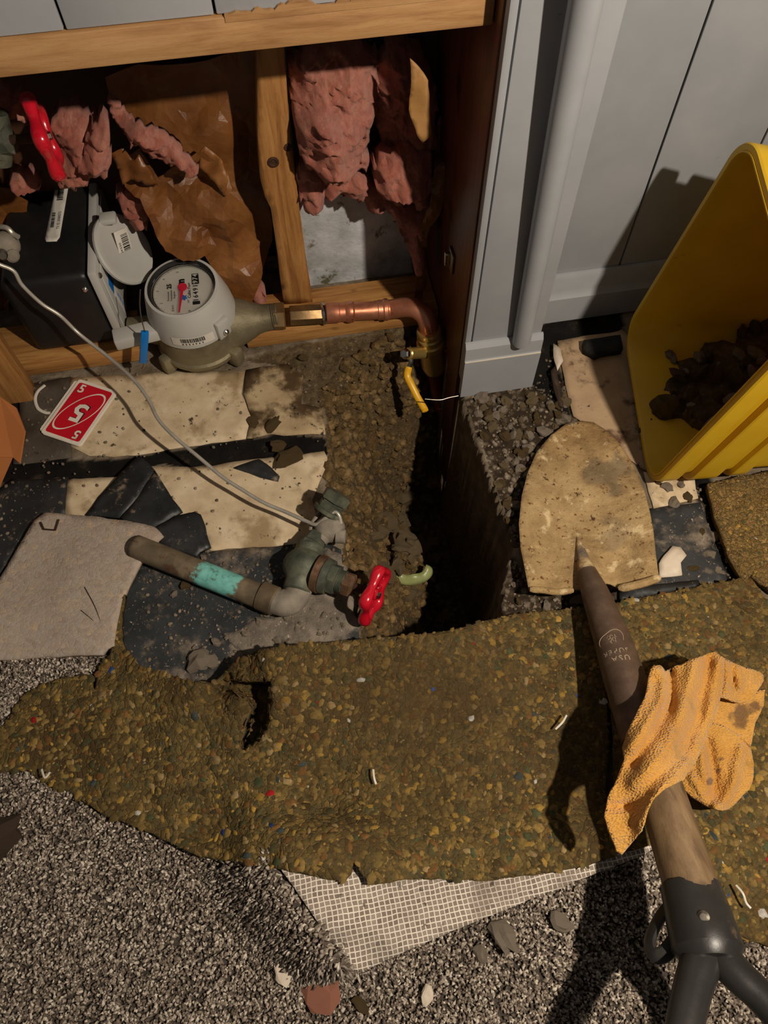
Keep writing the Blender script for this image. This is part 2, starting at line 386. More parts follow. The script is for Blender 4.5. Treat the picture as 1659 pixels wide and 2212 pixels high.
M['cardboard'] = pm('brown_cardboard', [(.3, (178, 108, 58)), (.7, (190, 120, 68))], 8, 4, .7, bump=.15, bscale=90, bdist=.001)
# metals
M['copper'] = pm('copper', [(.3, (196, 118, 86)), (.55, (222, 150, 118)), (.75, (226, 168, 138))], 24, 6, .36, .75, .15, 160, .0006, spots=[((120, 62, 44), 30, .6, .72)], rvar=.1)
M['copper_dull'] = pm('dull_copper', [(.3, (104, 60, 42)), (.6, (136, 82, 58))], 30, 6, .5, .9, .3, 120, .001)
M['brass'] = pm('brass', [(.3, (186, 152, 80)), (.6, (214, 186, 112)), (.8, (196, 160, 92))], 20, 5, .32, .7, .1, 150, .0006)
M['bronze_nut'] = pm('tarnished_brass', [(.3, (124, 98, 66)), (.6, (168, 138, 98)), (.8, (190, 160, 116))], 26, 6, .42, .9, .2, 120, .001)
M['bronze'] = pm('meter_bronze', [(.3, (98, 90, 70)), (.5, (130, 120, 96)), (.75, (156, 146, 118))], 16, 7, .55, .55, .5, 130, .0015, spots=[((84, 74, 54), 9, .55, .75), ((176, 166, 140), 40, .66, .75)])
M['chrome'] = flat('bright_steel', (210, 206, 200), .18, 1.0)
M['steel'] = pm('dull_steel', [(.3, (120, 114, 104)), (.7, (160, 152, 140))], 40, 5, .4, 1.0, .2, 160, .0006)
M['oldvalve'] = pm('corroded_bronze', [(.25, (56, 62, 54)), (.5, (88, 92, 78)), (.75, (124, 122, 102))], 40, 8, .6, .35, .5, 160, .0015, spots=[((150, 142, 126), 22, .6, .74), ((106, 72, 48), 30, .66, .74)])
M['oldrust'] = pm('rusty_nut', [(.3, (70, 50, 36)), (.55, (108, 80, 58)), (.8, (150, 128, 100))], 50, 7, .7, .3, .5, 160, .0015)
M['rust'] = pm('dark_rust', [(.3, (40, 26, 18)), (.6, (72, 44, 28)), (.8, (112, 70, 40))], 60, 7, .8, .2, .6, 180, .001)
M['dustgrey'] = pm('dusty_clamp', [(.3, (116, 108, 96)), (.6, (150, 140, 126)), (.8, (172, 162, 148))], 40, 7, .8, .2, .4, 160, .001)
M['oldpipe'] = pm('weathered_pipe', [(.25, (74, 62, 48)), (.5, (108, 92, 70)), (.75, (140, 122, 96))], 26, 8, .65, .2, .4, 150, .001, spots=[((92, 60, 44), 14, .58, .7), ((176, 160, 132), 50, .66, .74)])
# turquoise patina band on pipe, placed along the pipe by vertex colour
T = NT('verdigris_pipe'); v = T.coord(); a = T.n('VertexColor'); a.layer_name = 'Col'; n1 = T.noise(v, 55, 8, .7)
c = T.ramp(T.noise(v, 26, 8), [(.25, (66, 56, 44)), (.5, (104, 90, 70)), (.75, (142, 126, 100))]); sp = T.n('SeparateColor', Color=a.outputs[0])
md = T.n('Math', _operation='MULTIPLY_ADD'); T.l(sp.outputs[0], md.inputs[0]); md.inputs[1].default_value = .5; T.l(n1, md.inputs[2])
c = T.mix(T.mr(T.noise(v, 30, 6), .56, .64, 0, .8), c, lin((84, 52, 38)))
c = T.mix(T.mr(md.outputs[0], .84, .98), c, T.ramp(n1, [(.35, (88, 166, 158)), (.6, (130, 200, 190))]))
T.l(c, T.b.inputs['Base Color']); T.b.inputs['Roughness'].default_value = .7; T.l(T.bump(n1, .4, .001), T.b.inputs['Normal']); M['verdigris'] = T.m
M['redenamel'] = pm('red_enamel', [(.3, (186, 16, 34)), (.7, (204, 26, 46))], 20, 4, .22, 0, .1, 90, .001, spots=[((110, 84, 60), 90, .74, .78)], coat=.5, spec=.5)
M['yellowgrip'] = pm('yellow_vinyl', [(.3, (222, 164, 20)), (.7, (238, 184, 34))], 20, 4, .35, bump=.05, spec=.5, spots=[((120, 84, 30), 70, .74, .8)])
M['galv'] = pm('galvanised_wire', [(.3, (176, 170, 158)), (.7, (206, 200, 188))], 40, 4, .4, .5, .2, 200, .0005)
# plastics
M['meter_grey'] = pm('light_grey_plastic', [(.3, (176, 174, 168)), (.7, (188, 186, 180))], 10, 4, .4, bump=.08, bscale=300, bdist=.0004, spots=[((140, 128, 108), 16, .68, .8)])
M['black_plastic'] = pm('black_plastic', [(.3, (22, 22, 23)), (.6, (34, 33, 33)), (.8, (52, 47, 41))], 14, 7, .42, bump=.1, bscale=200, bdist=.0005)
M['blue_plastic'] = flat('blue_plastic', (16, 112, 190), .25)
M['blue_print'] = flat('blue_print', (20, 104, 178), .5)
M['paper'] = pm('sticker_paper', [(.3, (206, 200, 188)), (.7, (222, 216, 206))], 20, 3, .6, bump=0)
M['ink'] = flat('black_ink', (24, 22, 22), .6)
M['greyink'] = flat('grey_ink', (120, 114, 108), .6)
M['dialwhite'] = flat('dial_white', (226, 222, 212), .35)
M['dialred'] = flat('dial_red', (206, 34, 60), .4)
M['cardred'] = flat('card_red', (196, 22, 40), .45)
M['cardwhite'] = pm('card_white', [(.3, (226, 216, 200)), (.7, (238, 230, 216))], 30, 4, .5, bump=0, spots=[((180, 150, 116), 40, .66, .76)])
T = NT('clear_lens'); T.b.inputs['Base Color'].default_value = (.98, .98, .97, 1); T.b.inputs['Roughness'].default_value = .03
T.b.inputs['Transmission Weight'].default_value = 1; T.b.inputs['IOR'].default_value = 1.12; M['glass'] = T.m
T = NT('bucket_yellow'); v = T.coord(); n1 = T.noise(v, 10, 5); n2 = T.noise(v, 55, 6, .7)
c = T.ramp(n1, [(.3, (220, 174, 22)), (.7, (234, 194, 42))]); c = T.mix(T.mr(n2, .66, .76, 0, .6), c, lin((116, 80, 30)))
T.l(c, T.b.inputs['Base Color']); T.b.inputs['Roughness'].default_value = .42
tr = T.n('BsdfTranslucent'); T.l(c, tr.inputs[0]); mx = T.n('MixShader'); mx.inputs[0].default_value = .16
T.l(T.b.outputs[0], mx.inputs[1]); T.l(tr.outputs[0], mx.inputs[2]); T.l(mx.outputs[0], T.out.inputs[0]); M['bucket'] = T.m
M['greenplastic'] = pm('pale_green_plastic', [(.3, (132, 140, 84)), (.7, (160, 166, 108))], 30, 4, .35, bump=.1, spec=.5)
M['rubberblack'] = pm('black_grip_plastic', [(.3, (34, 33, 32)), (.6, (48, 46, 44)), (.8, (84, 74, 60))], 14, 8, .36, bump=.25, bscale=90, bdist=.001, spots=[((112, 92, 66), 18, .62, .74)])
M['socket'] = pm('brown_steel_socket', [(.3, (84, 68, 56)), (.55, (104, 84, 70)), (.8, (132, 112, 94))], 34, 8, .55, .35, .35, 170, .001)
M['blade'] = pm('caked_shovel_blade', [(.25, (130, 104, 68)), (.5, (174, 144, 98)), (.75, (204, 174, 126))], 26, 9, .85, bump=.9, bscale=110, bdist=.004,
    spots=[((122, 108, 92), 9, .55, .64), ((112, 72, 34), 150, .6, .65), ((84, 60, 36), 55, .62, .68), ((222, 196, 150), 36, .56, .68)])
M['blade_face'] = pm('caked_blade_face', [(.25, (130, 104, 68)), (.5, (174, 144, 98)), (.75, (204, 174, 126))], 26, 9, .85, bump=.9, bscale=110, bdist=.004,
    spots=[((112, 72, 34), 150, .6, .65), ((84, 60, 36), 55, .62, .68), ((222, 196, 150), 36, .56, .68)], attr='Col')
M['stamp'] = flat('worn_stamp_edge', (168, 148, 126), .6)
# rebond carpet pad
def padmat(name, stops, scale, dark, bs=.9, mud=False):
    T = NT(name); v0 = T.coord()
    w = T.n('TexNoise', Vector=v0, Scale=60.0, Detail=4.0); ad = T.n('VectorMath', _operation='MULTIPLY_ADD'); T.l(w.outputs[1], ad.inputs[0]); ad.inputs[1].default_value = (.008,)*3; T.l(v0, ad.inputs[2])
    v = ad.outputs[0]
    vo = T.n('TexVoronoi', Vector=v, Scale=scale); ve = T.n('TexVoronoi', Vector=v, Scale=scale, _feature='DISTANCE_TO_EDGE')
    v2 = T.n('TexVoronoi', Vector=v, Scale=scale*2.3)
    s = T.n('SeparateColor', Color=vo.outputs[1]); s2 = T.n('SeparateColor', Color=v2.outputs[1])
    c = T.ramp(s.outputs[0], stops); c = T.mix(T.mr(s2.outputs[1], .45, .55, 0, .55), c, T.ramp(s2.outputs[0], stops))
    c = T.mix(T.mr(T.noise(v0, 260, 5, .7), .42, .62, 0, .35), c, lin(dark))
    c = T.mix(T.mr(T.noise(v0, 7, 6, .65), .5, .68, 0, .72), c, lin(tuple(x*1.12 for x in dark)))
    if mud: a = T.n('VertexColor'); a.layer_name = 'Col'; ad2 = T.n('Math', _operation='MULTIPLY'); T.l(a.outputs[0], ad2.inputs[0]); T.l(T.mr(T.noise(v0, 40, 5), .3, .6, .55, 1), ad2.inputs[1]); c = T.mix(ad2.outputs[0], c, lin((80, 63, 42)))
    T.l(c, T.b.inputs['Base Color']); T.b.inputs['Roughness'].default_value = .95; T.b.inputs['Specular IOR Level'].default_value = .12
    h = T.n('Math', _operation='MULTIPLY_ADD'); T.l(T.mr(ve.outputs[0], 0, .12), h.inputs[0]); h.inputs[1].default_value = .7; T.l(T.noise(v0, 320, 6, .75), h.inputs[2])
    T.l(T.bump(h.outputs[0], bs, .0035), T.b.inputs['Normal']); return T.m
PADST = [(.0, (70, 58, 36)), (.3, (100, 84, 52)), (.55, (116, 96, 58)), (.75, (90, 84, 60)), (.9, (138, 112, 64)), (1, (154, 126, 72))]
M['pad'] = padmat('rebond_foam', PADST, 130.0, (72, 56, 33), .6)
M['pad_mud'] = padmat('muddy_rebond_foam', PADST, 130.0, (66, 52, 32), .6, True)
M['pad_pale'] = padmat('netted_foam', [(.0, (112, 90, 52)), (.4, (150, 122, 74)), (.7, (134, 112, 74)), (1, (186, 150, 96))], 150.0, (84, 62, 36))
M['pad_grey'] = padmat('grey_felt_foam_underside', [(.0, (160, 144, 130)), (.5, (180, 164, 148)), (.8, (170, 160, 150)), (1, (196, 170, 142))], 150.0, (152, 136, 122), .25)
M['chip'] = pm('foam_chips', [(.3, (196, 196, 196)), (.7, (250, 250, 250))], 260, 5, .95, bump=.6, bscale=500, bdist=.001, attr='Col', spec=.12)
M['tuft'] = pm('carpet_yarn', [(.3, (224, 224, 224)), (.7, (255, 255, 255))], 400, 3, .9, bump=0, attr='Col', spec=.2)
M['carpetbase'] = pm('carpet_base', [(.3, (52, 46, 41)), (.6, (78, 70, 62)), (.8, (104, 96, 86))], 300, 5, .95, bump=.6, bscale=400, bdist=.003)
T = NT('woven_carpet_backing'); v = T.coord(); mp_ = T.n('Mapping', Vector=v); mp_.inputs['Rotation'].default_value = (0, 0, -.02)
wv = T.n('VectorMath', _operation='MULTIPLY_ADD'); T.l(T.n('TexNoise', Vector=v, Scale=45.0, Detail=3.0).outputs[1], wv.inputs[0]); wv.inputs[1].default_value = (.004,)*3; T.l(mp_.outputs[0], wv.inputs[2])
bt = T.n('TexBrick', Vector=wv.outputs[0], Scale=1.0); bt.offset = 0.0; bt.squash = 1.0
for k_, x_ in (('Mortar Size', .0008), ('Mortar Smooth', .35), ('Brick Width', .0056), ('Row Height', .0052), ('Bias', 0.0)): bt.inputs[k_].default_value = x_
bt.inputs['Color1'].default_value = lin((122, 108, 96)); bt.inputs['Color2'].default_value = lin((156, 142, 128)); bt.inputs['Mortar'].default_value = lin((226, 214, 200))
c = T.mix(T.mr(T.noise(v, 16, 5), .52, .7, 0, .55), bt.outputs[0], lin((112, 98, 86))); c = T.mix(T.mr(T.noise(v, 90, 4), .64, .7, 0, .8), c, lin((64, 50, 38)))
T.l(c, T.b.inputs['Base Color']); T.b.inputs['Roughness'].default_value = .9; T.l(T.bump(bt.outputs[1], .7, .002), T.b.inputs['Normal']); M['backing'] = T.m
T = NT('microfibre_cloth'); v = T.coord(); n1 = T.noise(v, 14, 5)
vo = T.n('TexVoronoi', Vector=T.coord((1, 1.6, 1)), Scale=360.0)
c = T.ramp(n1, [(.3, (196, 138, 58)), (.6, (212, 158, 78))])
a = T.n('VertexColor'); a.layer_name = 'Col'; sp = T.n('SeparateColor', Color=a.outputs[0])
md = T.n('Math', _operation='ADD'); T.l(sp.outputs[0], md.inputs[0]); T.l(T.noise(v, 70, 7, .7), md.inputs[1])
c = T.mix(T.mr(md.outputs[0], .95, 1.2, 0, .8), c, lin((96, 70, 50)))
c = T.mix(T.mr(T.noise(v, 26, 5), .58, .7, 0, .45), c, lin((150, 116, 56)))
T.l(c, T.b.inputs['Base Color']); T.b.inputs['Roughness'].default_value = .95; T.b.inputs['Sheen Weight'].default_value = .25; T.b.inputs['Specular IOR Level'].default_value = .1
T.l(T.bump(vo.outputs[0], .9, .0022), T.b.inputs['Normal']); M['towel'] = T.m
M['whiteplastic'] = flat('off_white_plastic', (206, 200, 188), .45)
M['woodchip'] = pm('dark_old_wood', [(.3, (40, 30, 22)), (.6, (64, 48, 34)), (.8, (104, 84, 62))], 40, 6, .85, bump=.5, stretch=(4, 1, 1))
M['whitechip'] = pm('white_tile_chip', [(.3, (196, 180, 158)), (.7, (222, 208, 190))], 30, 6, .6, bump=.3)
M['brickred'] = pm('pink_stone', [(.3, (150, 96, 76)), (.7, (176, 120, 98))], 60, 6, .85, bump=.4)
# ================================================================== GROUND
def wp(poly, z=0.0): return np.array([at(u, v, z=z)[:2] for u, v in poly])
HOLE = [(940, 690), (1003, 862), (1015, 900), (1030, 950), (1055, 1010), (1080, 1080), (1105, 1150), (1112, 1180), (1100, 1240), (1090, 1300),
        (1085, 1400), (800, 1410), (780, 1380), (772, 1310), (745, 1250), (738, 1180), (722, 1100), (700, 1060), (712, 980), (702, 900), (690, 850), (740, 790), (860, 712)]
LEFT = HOLE[11:]; RIGHT = HOLE[1:11]
SOIL2 = [(520, 775), (860, 700), (960, 690), (740, 830), (700, 880), (650, 872), (650, 800), (600, 792)]
RUB = [(1000, 862), (1150, 826), (1200, 740), (1232, 900), (1300, 935), (1180, 1060), (1135, 1180), (1112, 1180), (1060, 1010)]
RUB2 = [(1090, 1290), (1110, 1200), (1150, 1270), (1330, 1270), (1340, 1330), (1085, 1400)]
RUB3 = [(1395, 1035), (1520, 1030), (1600, 1260), (1480, 1260), (1520, 1090)]
MAS = [[(15, 1008), (300, 985), (430, 962), (600, 938), (706, 945), (708, 978), (560, 992), (420, 1010), (330, 1006), (260, 1030), (25, 1038)],
       [(1140, 820), (1150, 715), (1190, 705), (1205, 800), (1238, 895), (1205, 885)], [(1150, 700), (1340, 670), (1345, 730), (1160, 745)],
       [(1493, 1022), (1535, 1030), (1565, 1180), (1610, 1262), (1555, 1255), (1520, 1090)], [(0, 840), (150, 812), (150, 1000), (0, 1060)], [(180, 1120), (330, 1000), (460, 1190), (320, 1210)]]
xs = np.unique(np.r_[np.linspace(-1.6, -.5, 12), np.arange(-.5, -.06, .008), np.arange(-.06, .32, .0032), np.arange(.32, .72, .007), np.linspace(.72, 2, 14)])
ys = np.unique(np.r_[np.linspace(-1.2, .28, 16), np.arange(.28, .9, .0034), np.linspace(.9, 1.06, 6)])
gx, gy = np.meshgrid(xs, ys); G = np.c_[gx.ravel(), gy.ravel()]; Z = np.zeros(len(G))
wob = np.c_[fbm(np.c_[G, Z], 40, 3, 11), fbm(np.c_[G, Z], 40, 3, 12)]*.006
Gw = G+wob
inside = inpoly(Gw, wp(HOLE)); sL = segdist(Gw, wp(LEFT), False); sR = segdist(Gw, wp(RIGHT), False)
P3 = np.c_[G, Z]
dep = .035*sstep(0, .015, sL)+.33*sstep(.015, .15, sL)
dep *= sstep(0, .022, sR+.004*fbm(P3, 70, 3, 14))
_mc = at(895, 1165, z=-.13); dep -= .15*np.exp(-((G[:, 0]-_mc.x)**2/.035**2+(G[:, 1]-_mc.y)**2/.06**2))*sstep(.12, .25, dep)
n_soil = fbm(P3, 28, 5, 3); n_f = fbm(P3, 120, 3, 5)
h = np.where(inside, -dep+n_soil*.013*sstep(0, .03, sL)+n_f*.006+.006*fbm(P3, 55, 3, 17, True)*sstep(0, .02, sL), 0)
soil2 = inpoly(Gw, wp(SOIL2)); h += np.where(soil2 & ~inside, n_soil*.006+n_f*.004-.002, 0)
rub = inpoly(Gw, wp(RUB)) | inpoly(Gw, wp(RUB2)) | inpoly(Gw, wp(RUB3))
h += np.where(rub & ~inside, n_soil*.006+n_f*.004-.002, 0)+np.where(~inside, fbm(P3, 60, 3, 8)*.0012, 0)
mas = np.zeros(len(G), bool)
for m in MAS: mas |= inpoly(Gw, wp(m))
h += np.where(mas & ~inside, -.003, 0)
cm = np.zeros((len(G), 3)); cm[:, 0] = np.where(inside, np.where((sR < .012) & (h > -.11), .15, 1), np.where(soil2, .9, 0)); cm[:, 1] = mas & ~inside; cm[:, 2] = rub & ~inside
nx, ny = len(xs), len(ys); idx = np.arange(nx*ny).reshape(ny, nx)
F = np.stack([idx[:-1, :-1], idx[:-1, 1:], idx[1:, 1:], idx[1:, :-1]], -1).reshape(-1, 4).tolist()
floor = mesh_obj('floor', np.c_[G, h], F, M['ground'], None, True, cm); prop(floor, kind='structure')
def hgt(x, y):
    i = np.clip(np.searchsorted(xs, x), 0, nx-1); j = np.clip(np.searchsorted(ys, y), 0, ny-1); return h[j*nx+i]
# floor coverings stuck to the slab: each remnant is a part of the floor
def flatsheet(name, poly, z, mat, parent=floor, thick=.0025, step=14, jit=2.5, amp=.0006, **k):
    return sheet(name, poly, [(poly[0][0], poly[0][1], z)], mat, 'z', step, thick, jit, amp, 30, parent=parent, smooth=True, **k)
flatsheet('floor_tile', [(45, 832), (152, 815), (152, 990), (28, 1003), (40, 940)], .002, M['tile_grey'])
flatsheet('floor_tile', [(-40, 1080), (28, 1036), (148, 1030), (143, 1112), (95, 1112), (-40, 1300)], .0022, M['tile_black'])
flatsheet('floor_tile', [(152, 818), (330, 804), (500, 801), (530, 800), (520, 850), (545, 900), (530, 946), (430, 962), (290, 982), (190, 986), (152, 965)], .0026, M['lino'])
flatsheet('floor_tile', [(532, 798), (620, 786), (655, 802), (653, 872), (697, 881), (704, 938), (600, 938), (532, 946), (546, 900), (524, 850)], .0024, M['lino_dirty'])
flatsheet('floor_tile', [(145, 1036), (260, 1030), (330, 1006), (420, 1010), (560, 990), (700, 976), (708, 1000), (690, 1040), (674, 1080), (690, 1160), (640, 1174), (450, 1190), (440, 1150), (330, 1112), (190, 1112), (142, 1110)], .003, M['lino'])
flatsheet('floor_tile', [(300, 1215), (450, 1192), (640, 1176), (700, 1166), (735, 1190), (770, 1310), (778, 1385), (700, 1420), (600, 1500), (470, 1510), (300, 1480), (235, 1420), (250, 1300)], .002, M['tile_dusty'], step=12)
flatsheet('floor_tile', [(1205, 735), (1345, 712), (1420, 800), (1480, 900), (1420, 1030), (1385, 1010), (1290, 935), (1240, 900), (1222, 830)], .003, M['lino_right'])
flatsheet('floor_tile', [(1392, 1020), (1500, 1028), (1508, 1078), (1412, 1098)], .003, M['lino'], jit=4)
flatsheet('floor_tile', [(1400, 1098), (1512, 1086), (1548, 1180), (1572, 1256), (1345, 1300), (1330, 1280)], .0022, M['tile_dusty'])
flatsheet('mortar_patch', [(480, 1372), (560, 1335), (600, 1330), (650, 1300), (690, 1230), (705, 1180), (738, 1195), (770, 1310), (778, 1385), (700, 1405), (620, 1400), (540, 1420)], .0034, M['mortar'], jit=7, step=10, amp=.0012)
# ================================================================== WALLS
wb = box('wall_back', (.012, .968, -.4), (.6, 1.12, 1.3), M['concrete_wall'], bev=0); prop(wb, kind='structure')
box('wall_recess', (-1.6, 1.06, -.4), (.0115, 1.12, 1.3), M['concrete_wall'], wb, bev=0)
YP = .738
wl = box('wall_left', (-1.6, YP+.009, .56), (.2345, YP+.03, 1.3), M['mastic'], bev=0); prop(wl, kind='structure')
gl = [-1.6]+[at(u, v, y=YP).x for u, v in ((-260, 60), (132, 40), (463, 20), (786, 3))]+[.2345]
for a_, b_ in zip(gl[:-1], gl[1:]): box('wall_panel', (a_+.0012, YP, .5675), (b_-.0012, YP+.0085, 1.3), M['paint'], wl, .0015)
YR = .826
wr = box('wall_right', (.345, YR+.008, -.02), (2, YR+.03, 1.3), M['mastic'], bev=0); prop(wr, kind='structure')
g1, g2 = at(1480, 173, y=YR).x, at(1650, 300, y=YR).x
gr = [.345, g1, g2, g2+.19, g2+.4, 2]
for a_, b_ in zip(gr[:-1], gr[1:]): box('wall_panel', (a_+.0014, YR, .0), (b_-.0014, YR+.0075, 1.3), M['paint'], wr, .0016)
def extrude_x(name, prof, x0, x1, mat, parent=None):
    n = len(prof); V = [(x0, y, z) for y, z in prof]+[(x1, y, z) for y, z in prof]
    Fc = [(i, (i+1) % n, n+(i+1) % n, n+i) for i in range(n)]+[tuple(range(n))[::-1], tuple(range(n, 2*n))]
    o = mesh_obj(name, V, Fc, mat, parent, True)
    bm = bmesh.new(); bm.from_mesh(o.data); bmesh.ops.recalc_face_normals(bm, faces=bm.faces); bm.to_mesh(o.data); bm.free(); return sharpen(o, 25)
zt = at(1250, 596, y=.815).z; zm = at(1250, 640, y=.812).z
br = extrude_x('baseboard_right', [(.81, .004), (.81, zm), (.813, zm+.004), (.817, zm+.012), (.818, zt-.008), (.822, zt), (.8255, zt), (.8255, .004)], .352, 2, M['paint']); prop(br, kind='structure')
# door casing / wall end
cas = box('trim_1', (.2375, .701, .03), (.2465, .7135, 1.3), M['paint'], bev=.0015); prop(cas, kind='structure')
cas2 = box('trim_2', (.2478, .7005, .03), (.351, .714, 1.3), M['paint'], bev=.0015); prop(cas2, kind='structure')
cas3 = box('trim_3', (.337, .7145, -.02), (.351, .8255, 1.3), M['paint'], bev=.001); prop(cas3, kind='structure')
jm = box('trim_4', (.2355, .7142, -.3), (.256, .967, 1.3), M['jamb'], bev=.002); prop(jm, kind='structure')
zb = at(1070, 743, y=.69).z; zb2 = at(1070, 775, y=.69).z
bc = extrude_x('baseboard_center', [(.689, .001), (.689, zb2), (.691, zb2+.003), (.692, zb-.008), (.697, zb), (.7003, zb), (.7003, .001)], .2372, .353, M['paint']); prop(bc, kind='structure')
box('caulk_line', (.2374, .6885, zb2-.001), (.3528, .6915, zb2+.0015), M['paint_edge'], bc, .0006)
# round painted conduit standing on the column base
pa = at(1126, 738, y=.690); pb = at(1266, 0, y=.672)
dirp = pb-pa; pe = pb+dirp*.7
rv = thing('wall_conduit', 'round grey-painted vertical pole leaning against the grey column trim', 'pole', pa)
tube('pole', [pa+(pe-pa)*t for t in np.linspace(0, 1, 10)], np.linspace(.0132, .0175, 10), M['paint'], rv, 20)
for (u, v, yy) in ((1209, 35, .7004), (1197, 577, YR)):
    c0 = at(u, v, y=yy); lathe('nail_head', c0+Vector((0, .002, 0)), (0, -1, 0), [(0, .0016), (.003, .0016), (.0034, .001)], M['paint'], cas2 if yy < .75 else wr, 8)
# ================================================================== FRAMING
hd = thing('header_board', 'pale pine header board running under the grey panelling', 'lumber', (-.3, .755, .535))
box('board', (-1.6, .735, .534), (.2343, .775, .5665), M['pine'], hd, .0015)
r_ = random.Random(4); V = []; Fc = []; x = -.02   # torn paint-free splinters along the top edge
pts_ = []
while x < .232: pts_.append((x, .5655+.002+abs(fbm(np.array([[x*90, 0, 0]]), 1, 3, 4)[0])*.009)); x += .0035
for k, (x, z) in enumerate(pts_): V += [(x, .7342, .562), (x, .7342, z), (x, .7376, .562), (x, .7376, z)]
for k in range(len(pts_)-1): a_ = 4*k; Fc += [(a_, a_+4, a_+5, a_+1), (a_+1, a_+5, a_+7, a_+3)]
mesh_obj('torn_edge', V, Fc, M['pine'], hd, False)
st = thing('wall_stud', 'upright knotty pine stud behind the copper pipe', 'lumber', (.01, .92, .038))
so = sheet('timber', [(557, 90), (612, 90), (628, 300), (641, 400), (656, 520), (676, 655), (613, 657), (598, 540), (585, 450), (572, 425), (562, 385), (558, 300)],
      [(600, 300, .9)], M['pine_v'], 'y', 12, .05, .8, .0008, 20, parent=st)
def knot(px, y, r, parent, mat='rust'):
    c0 = at(*px, y=y); lathe('knot', c0+Vector((0, .003, 0)), (0, -1, 0), [(0, r), (.0042, r), (.0048, r*.7), (.0034, r*.4)], M[mat], parent, 12)
knot((590, 350), .9, .008, st); knot((622, 318), .9, .0055, st)
sp1 = thing('sole_plate', 'pine sole plate lying under the copper pipe and stud', 'lumber', (.07, .89, 0))
box('timber', (at(535, 750, y=.846).x, .846, .002), (.2345, .93, .0315), M['pine_l'], sp1, .002)
sp2 = thing('sole_plate', 'short pine sole plate under the black transmitter box', 'lumber', (-.38, .89, 0))
xe = at(312, 780, y=.85).x
box('timber', (-.475, .85, .004), (xe, .93, .037), M['pine_l'], sp2, .002)
ss = thing('wall_stud', 'rough pine stud foot beside the brown cardboard at the left edge', 'lumber', (-.51, .86, 0))
sx = at(74, 868, z=0)
box('timber', (-.62, sx.y, .001), (sx.x, sx.y+.036, .5), M['pine_v'], ss, .003)
cb = thing('cardboard_flap', 'x', 'cardboard', at(0, 950, z=.05))
plate('flap', [(-80, 830, .075), (-80, 985, .05), (28, 988, .05), (42, 1000, .05), (53, 930, .066), (34, 880, .072), (0, 857, .075)], 'z', .004, M['cardboard'], cb)
plate('folded_flap', [(-80, 985, .05), (-80, 1130, .004), (0, 1052, .006), (28, 988, .049)], 'z', .004, M['cardboard'], cb)
prop(cb, 'smooth brown cardboard flap poking in at the left edge', 'cardboard')
# strike plate / latch on the stained jamb
hp = thing('latch_plate', 'small steel latch plate screwed to the brown jamb', 'latch', at(975, 590, x=.235))
c0 = at(977, 562, x=.2348); b0 = at(977, 537, x=.2348); e0 = at(978, 590, x=.2348); hh = (b0.z-e0.z)/2; zc = (b0.z+e0.z)/2
box('plate', (.2318, c0.y-.012, zc-hh), (.2356, c0.y+.012, zc+hh), M['steel'], hp, .001)
box('lip', (.225, c0.y+.004, zc-hh*.9), (.2322, c0.y+.012, zc+hh*.5), M['chrome'], hp, .002)
# ================================================================== INSULATION AND KRAFT PAPER
def crumple(a, sc, seed=1):
    return lambda uv, P: a*(np.abs(fbm(P, sc, 3, seed))-.25)+a*.6*(fbm(P, sc*.45, 2, seed+3, True))
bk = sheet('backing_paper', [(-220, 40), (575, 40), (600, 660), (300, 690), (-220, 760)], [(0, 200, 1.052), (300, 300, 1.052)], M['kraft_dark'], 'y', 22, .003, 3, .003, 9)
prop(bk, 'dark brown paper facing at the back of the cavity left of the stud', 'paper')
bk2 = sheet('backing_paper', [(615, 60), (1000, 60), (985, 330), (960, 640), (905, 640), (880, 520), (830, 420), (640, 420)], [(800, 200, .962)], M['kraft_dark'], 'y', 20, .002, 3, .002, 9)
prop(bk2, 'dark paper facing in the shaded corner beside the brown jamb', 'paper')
k1 = sheet('kraft_sheet', [(225, 165), (300, 140), (450, 125), (558, 105), (566, 300), (580, 420), (590, 520), (560, 600), (430, 420), (330, 330), (250, 260)],
      [(250, 200, 1.0), (400, 200, .99), (520, 160, .98), (480, 300, .965), (560, 300, .985), (560, 500, .95), (400, 380, .97)], M['kraft'], 'y', 22, .0012, 3, .004, 14, fn=crumple(.014, 10, 3), smooth=False)
prop(k1, 'tall glossy kraft paper sheet hanging left of the stud', 'paper')
k2 = sheet('kraft_sheet', [(255, 340), (300, 325), (340, 390), (410, 330), (440, 320), (480, 350), (500, 400), (480, 440), (510, 470), (560, 520), (565, 580), (540, 640), (500, 640), (470, 600), (440, 545), (415, 560), (395, 562), (360, 545), (335, 500), (315, 450), (300, 420), (270, 400)],
      [(270, 370, .95), (330, 420, .925), (420, 370, .94), (470, 470, .905), (400, 540, .89), (530, 600, .9), (550, 540, .92), (440, 440, .91)], M['kraft'], 'y', 13, .0012, 3, .005, 22, fn=crumple(.022, 17, 5), smooth=False)
prop(k2, 'crumpled torn kraft paper drooping over the water meter', 'paper')
k3 = sheet('kraft_scrap', [(430, 330), (445, 318), (480, 345), (492, 390), (488, 425), (462, 395), (432, 365)], [(440, 340, .93), (480, 400, .9)], M['kraft'], 'y', 7, .0012, 2, .004, 25, fn=crumple(.008, 30, 2))
prop(k3, 'curled brown kraft tatter left of the stud under the pink strip', 'paper')
k4 = sheet('kraft_scrap', [(240, 330), (268, 318), (285, 345), (300, 330), (340, 395), (325, 400), (290, 385), (265, 395)], [(260, 340, .93), (320, 390, .92)], M['kraft'], 'y', 7, .0012, 2, .004, 25, fn=crumple(.012, 40, 6))
prop(k4, 'small brown kraft tatters above the grey transmitter plate', 'paper')
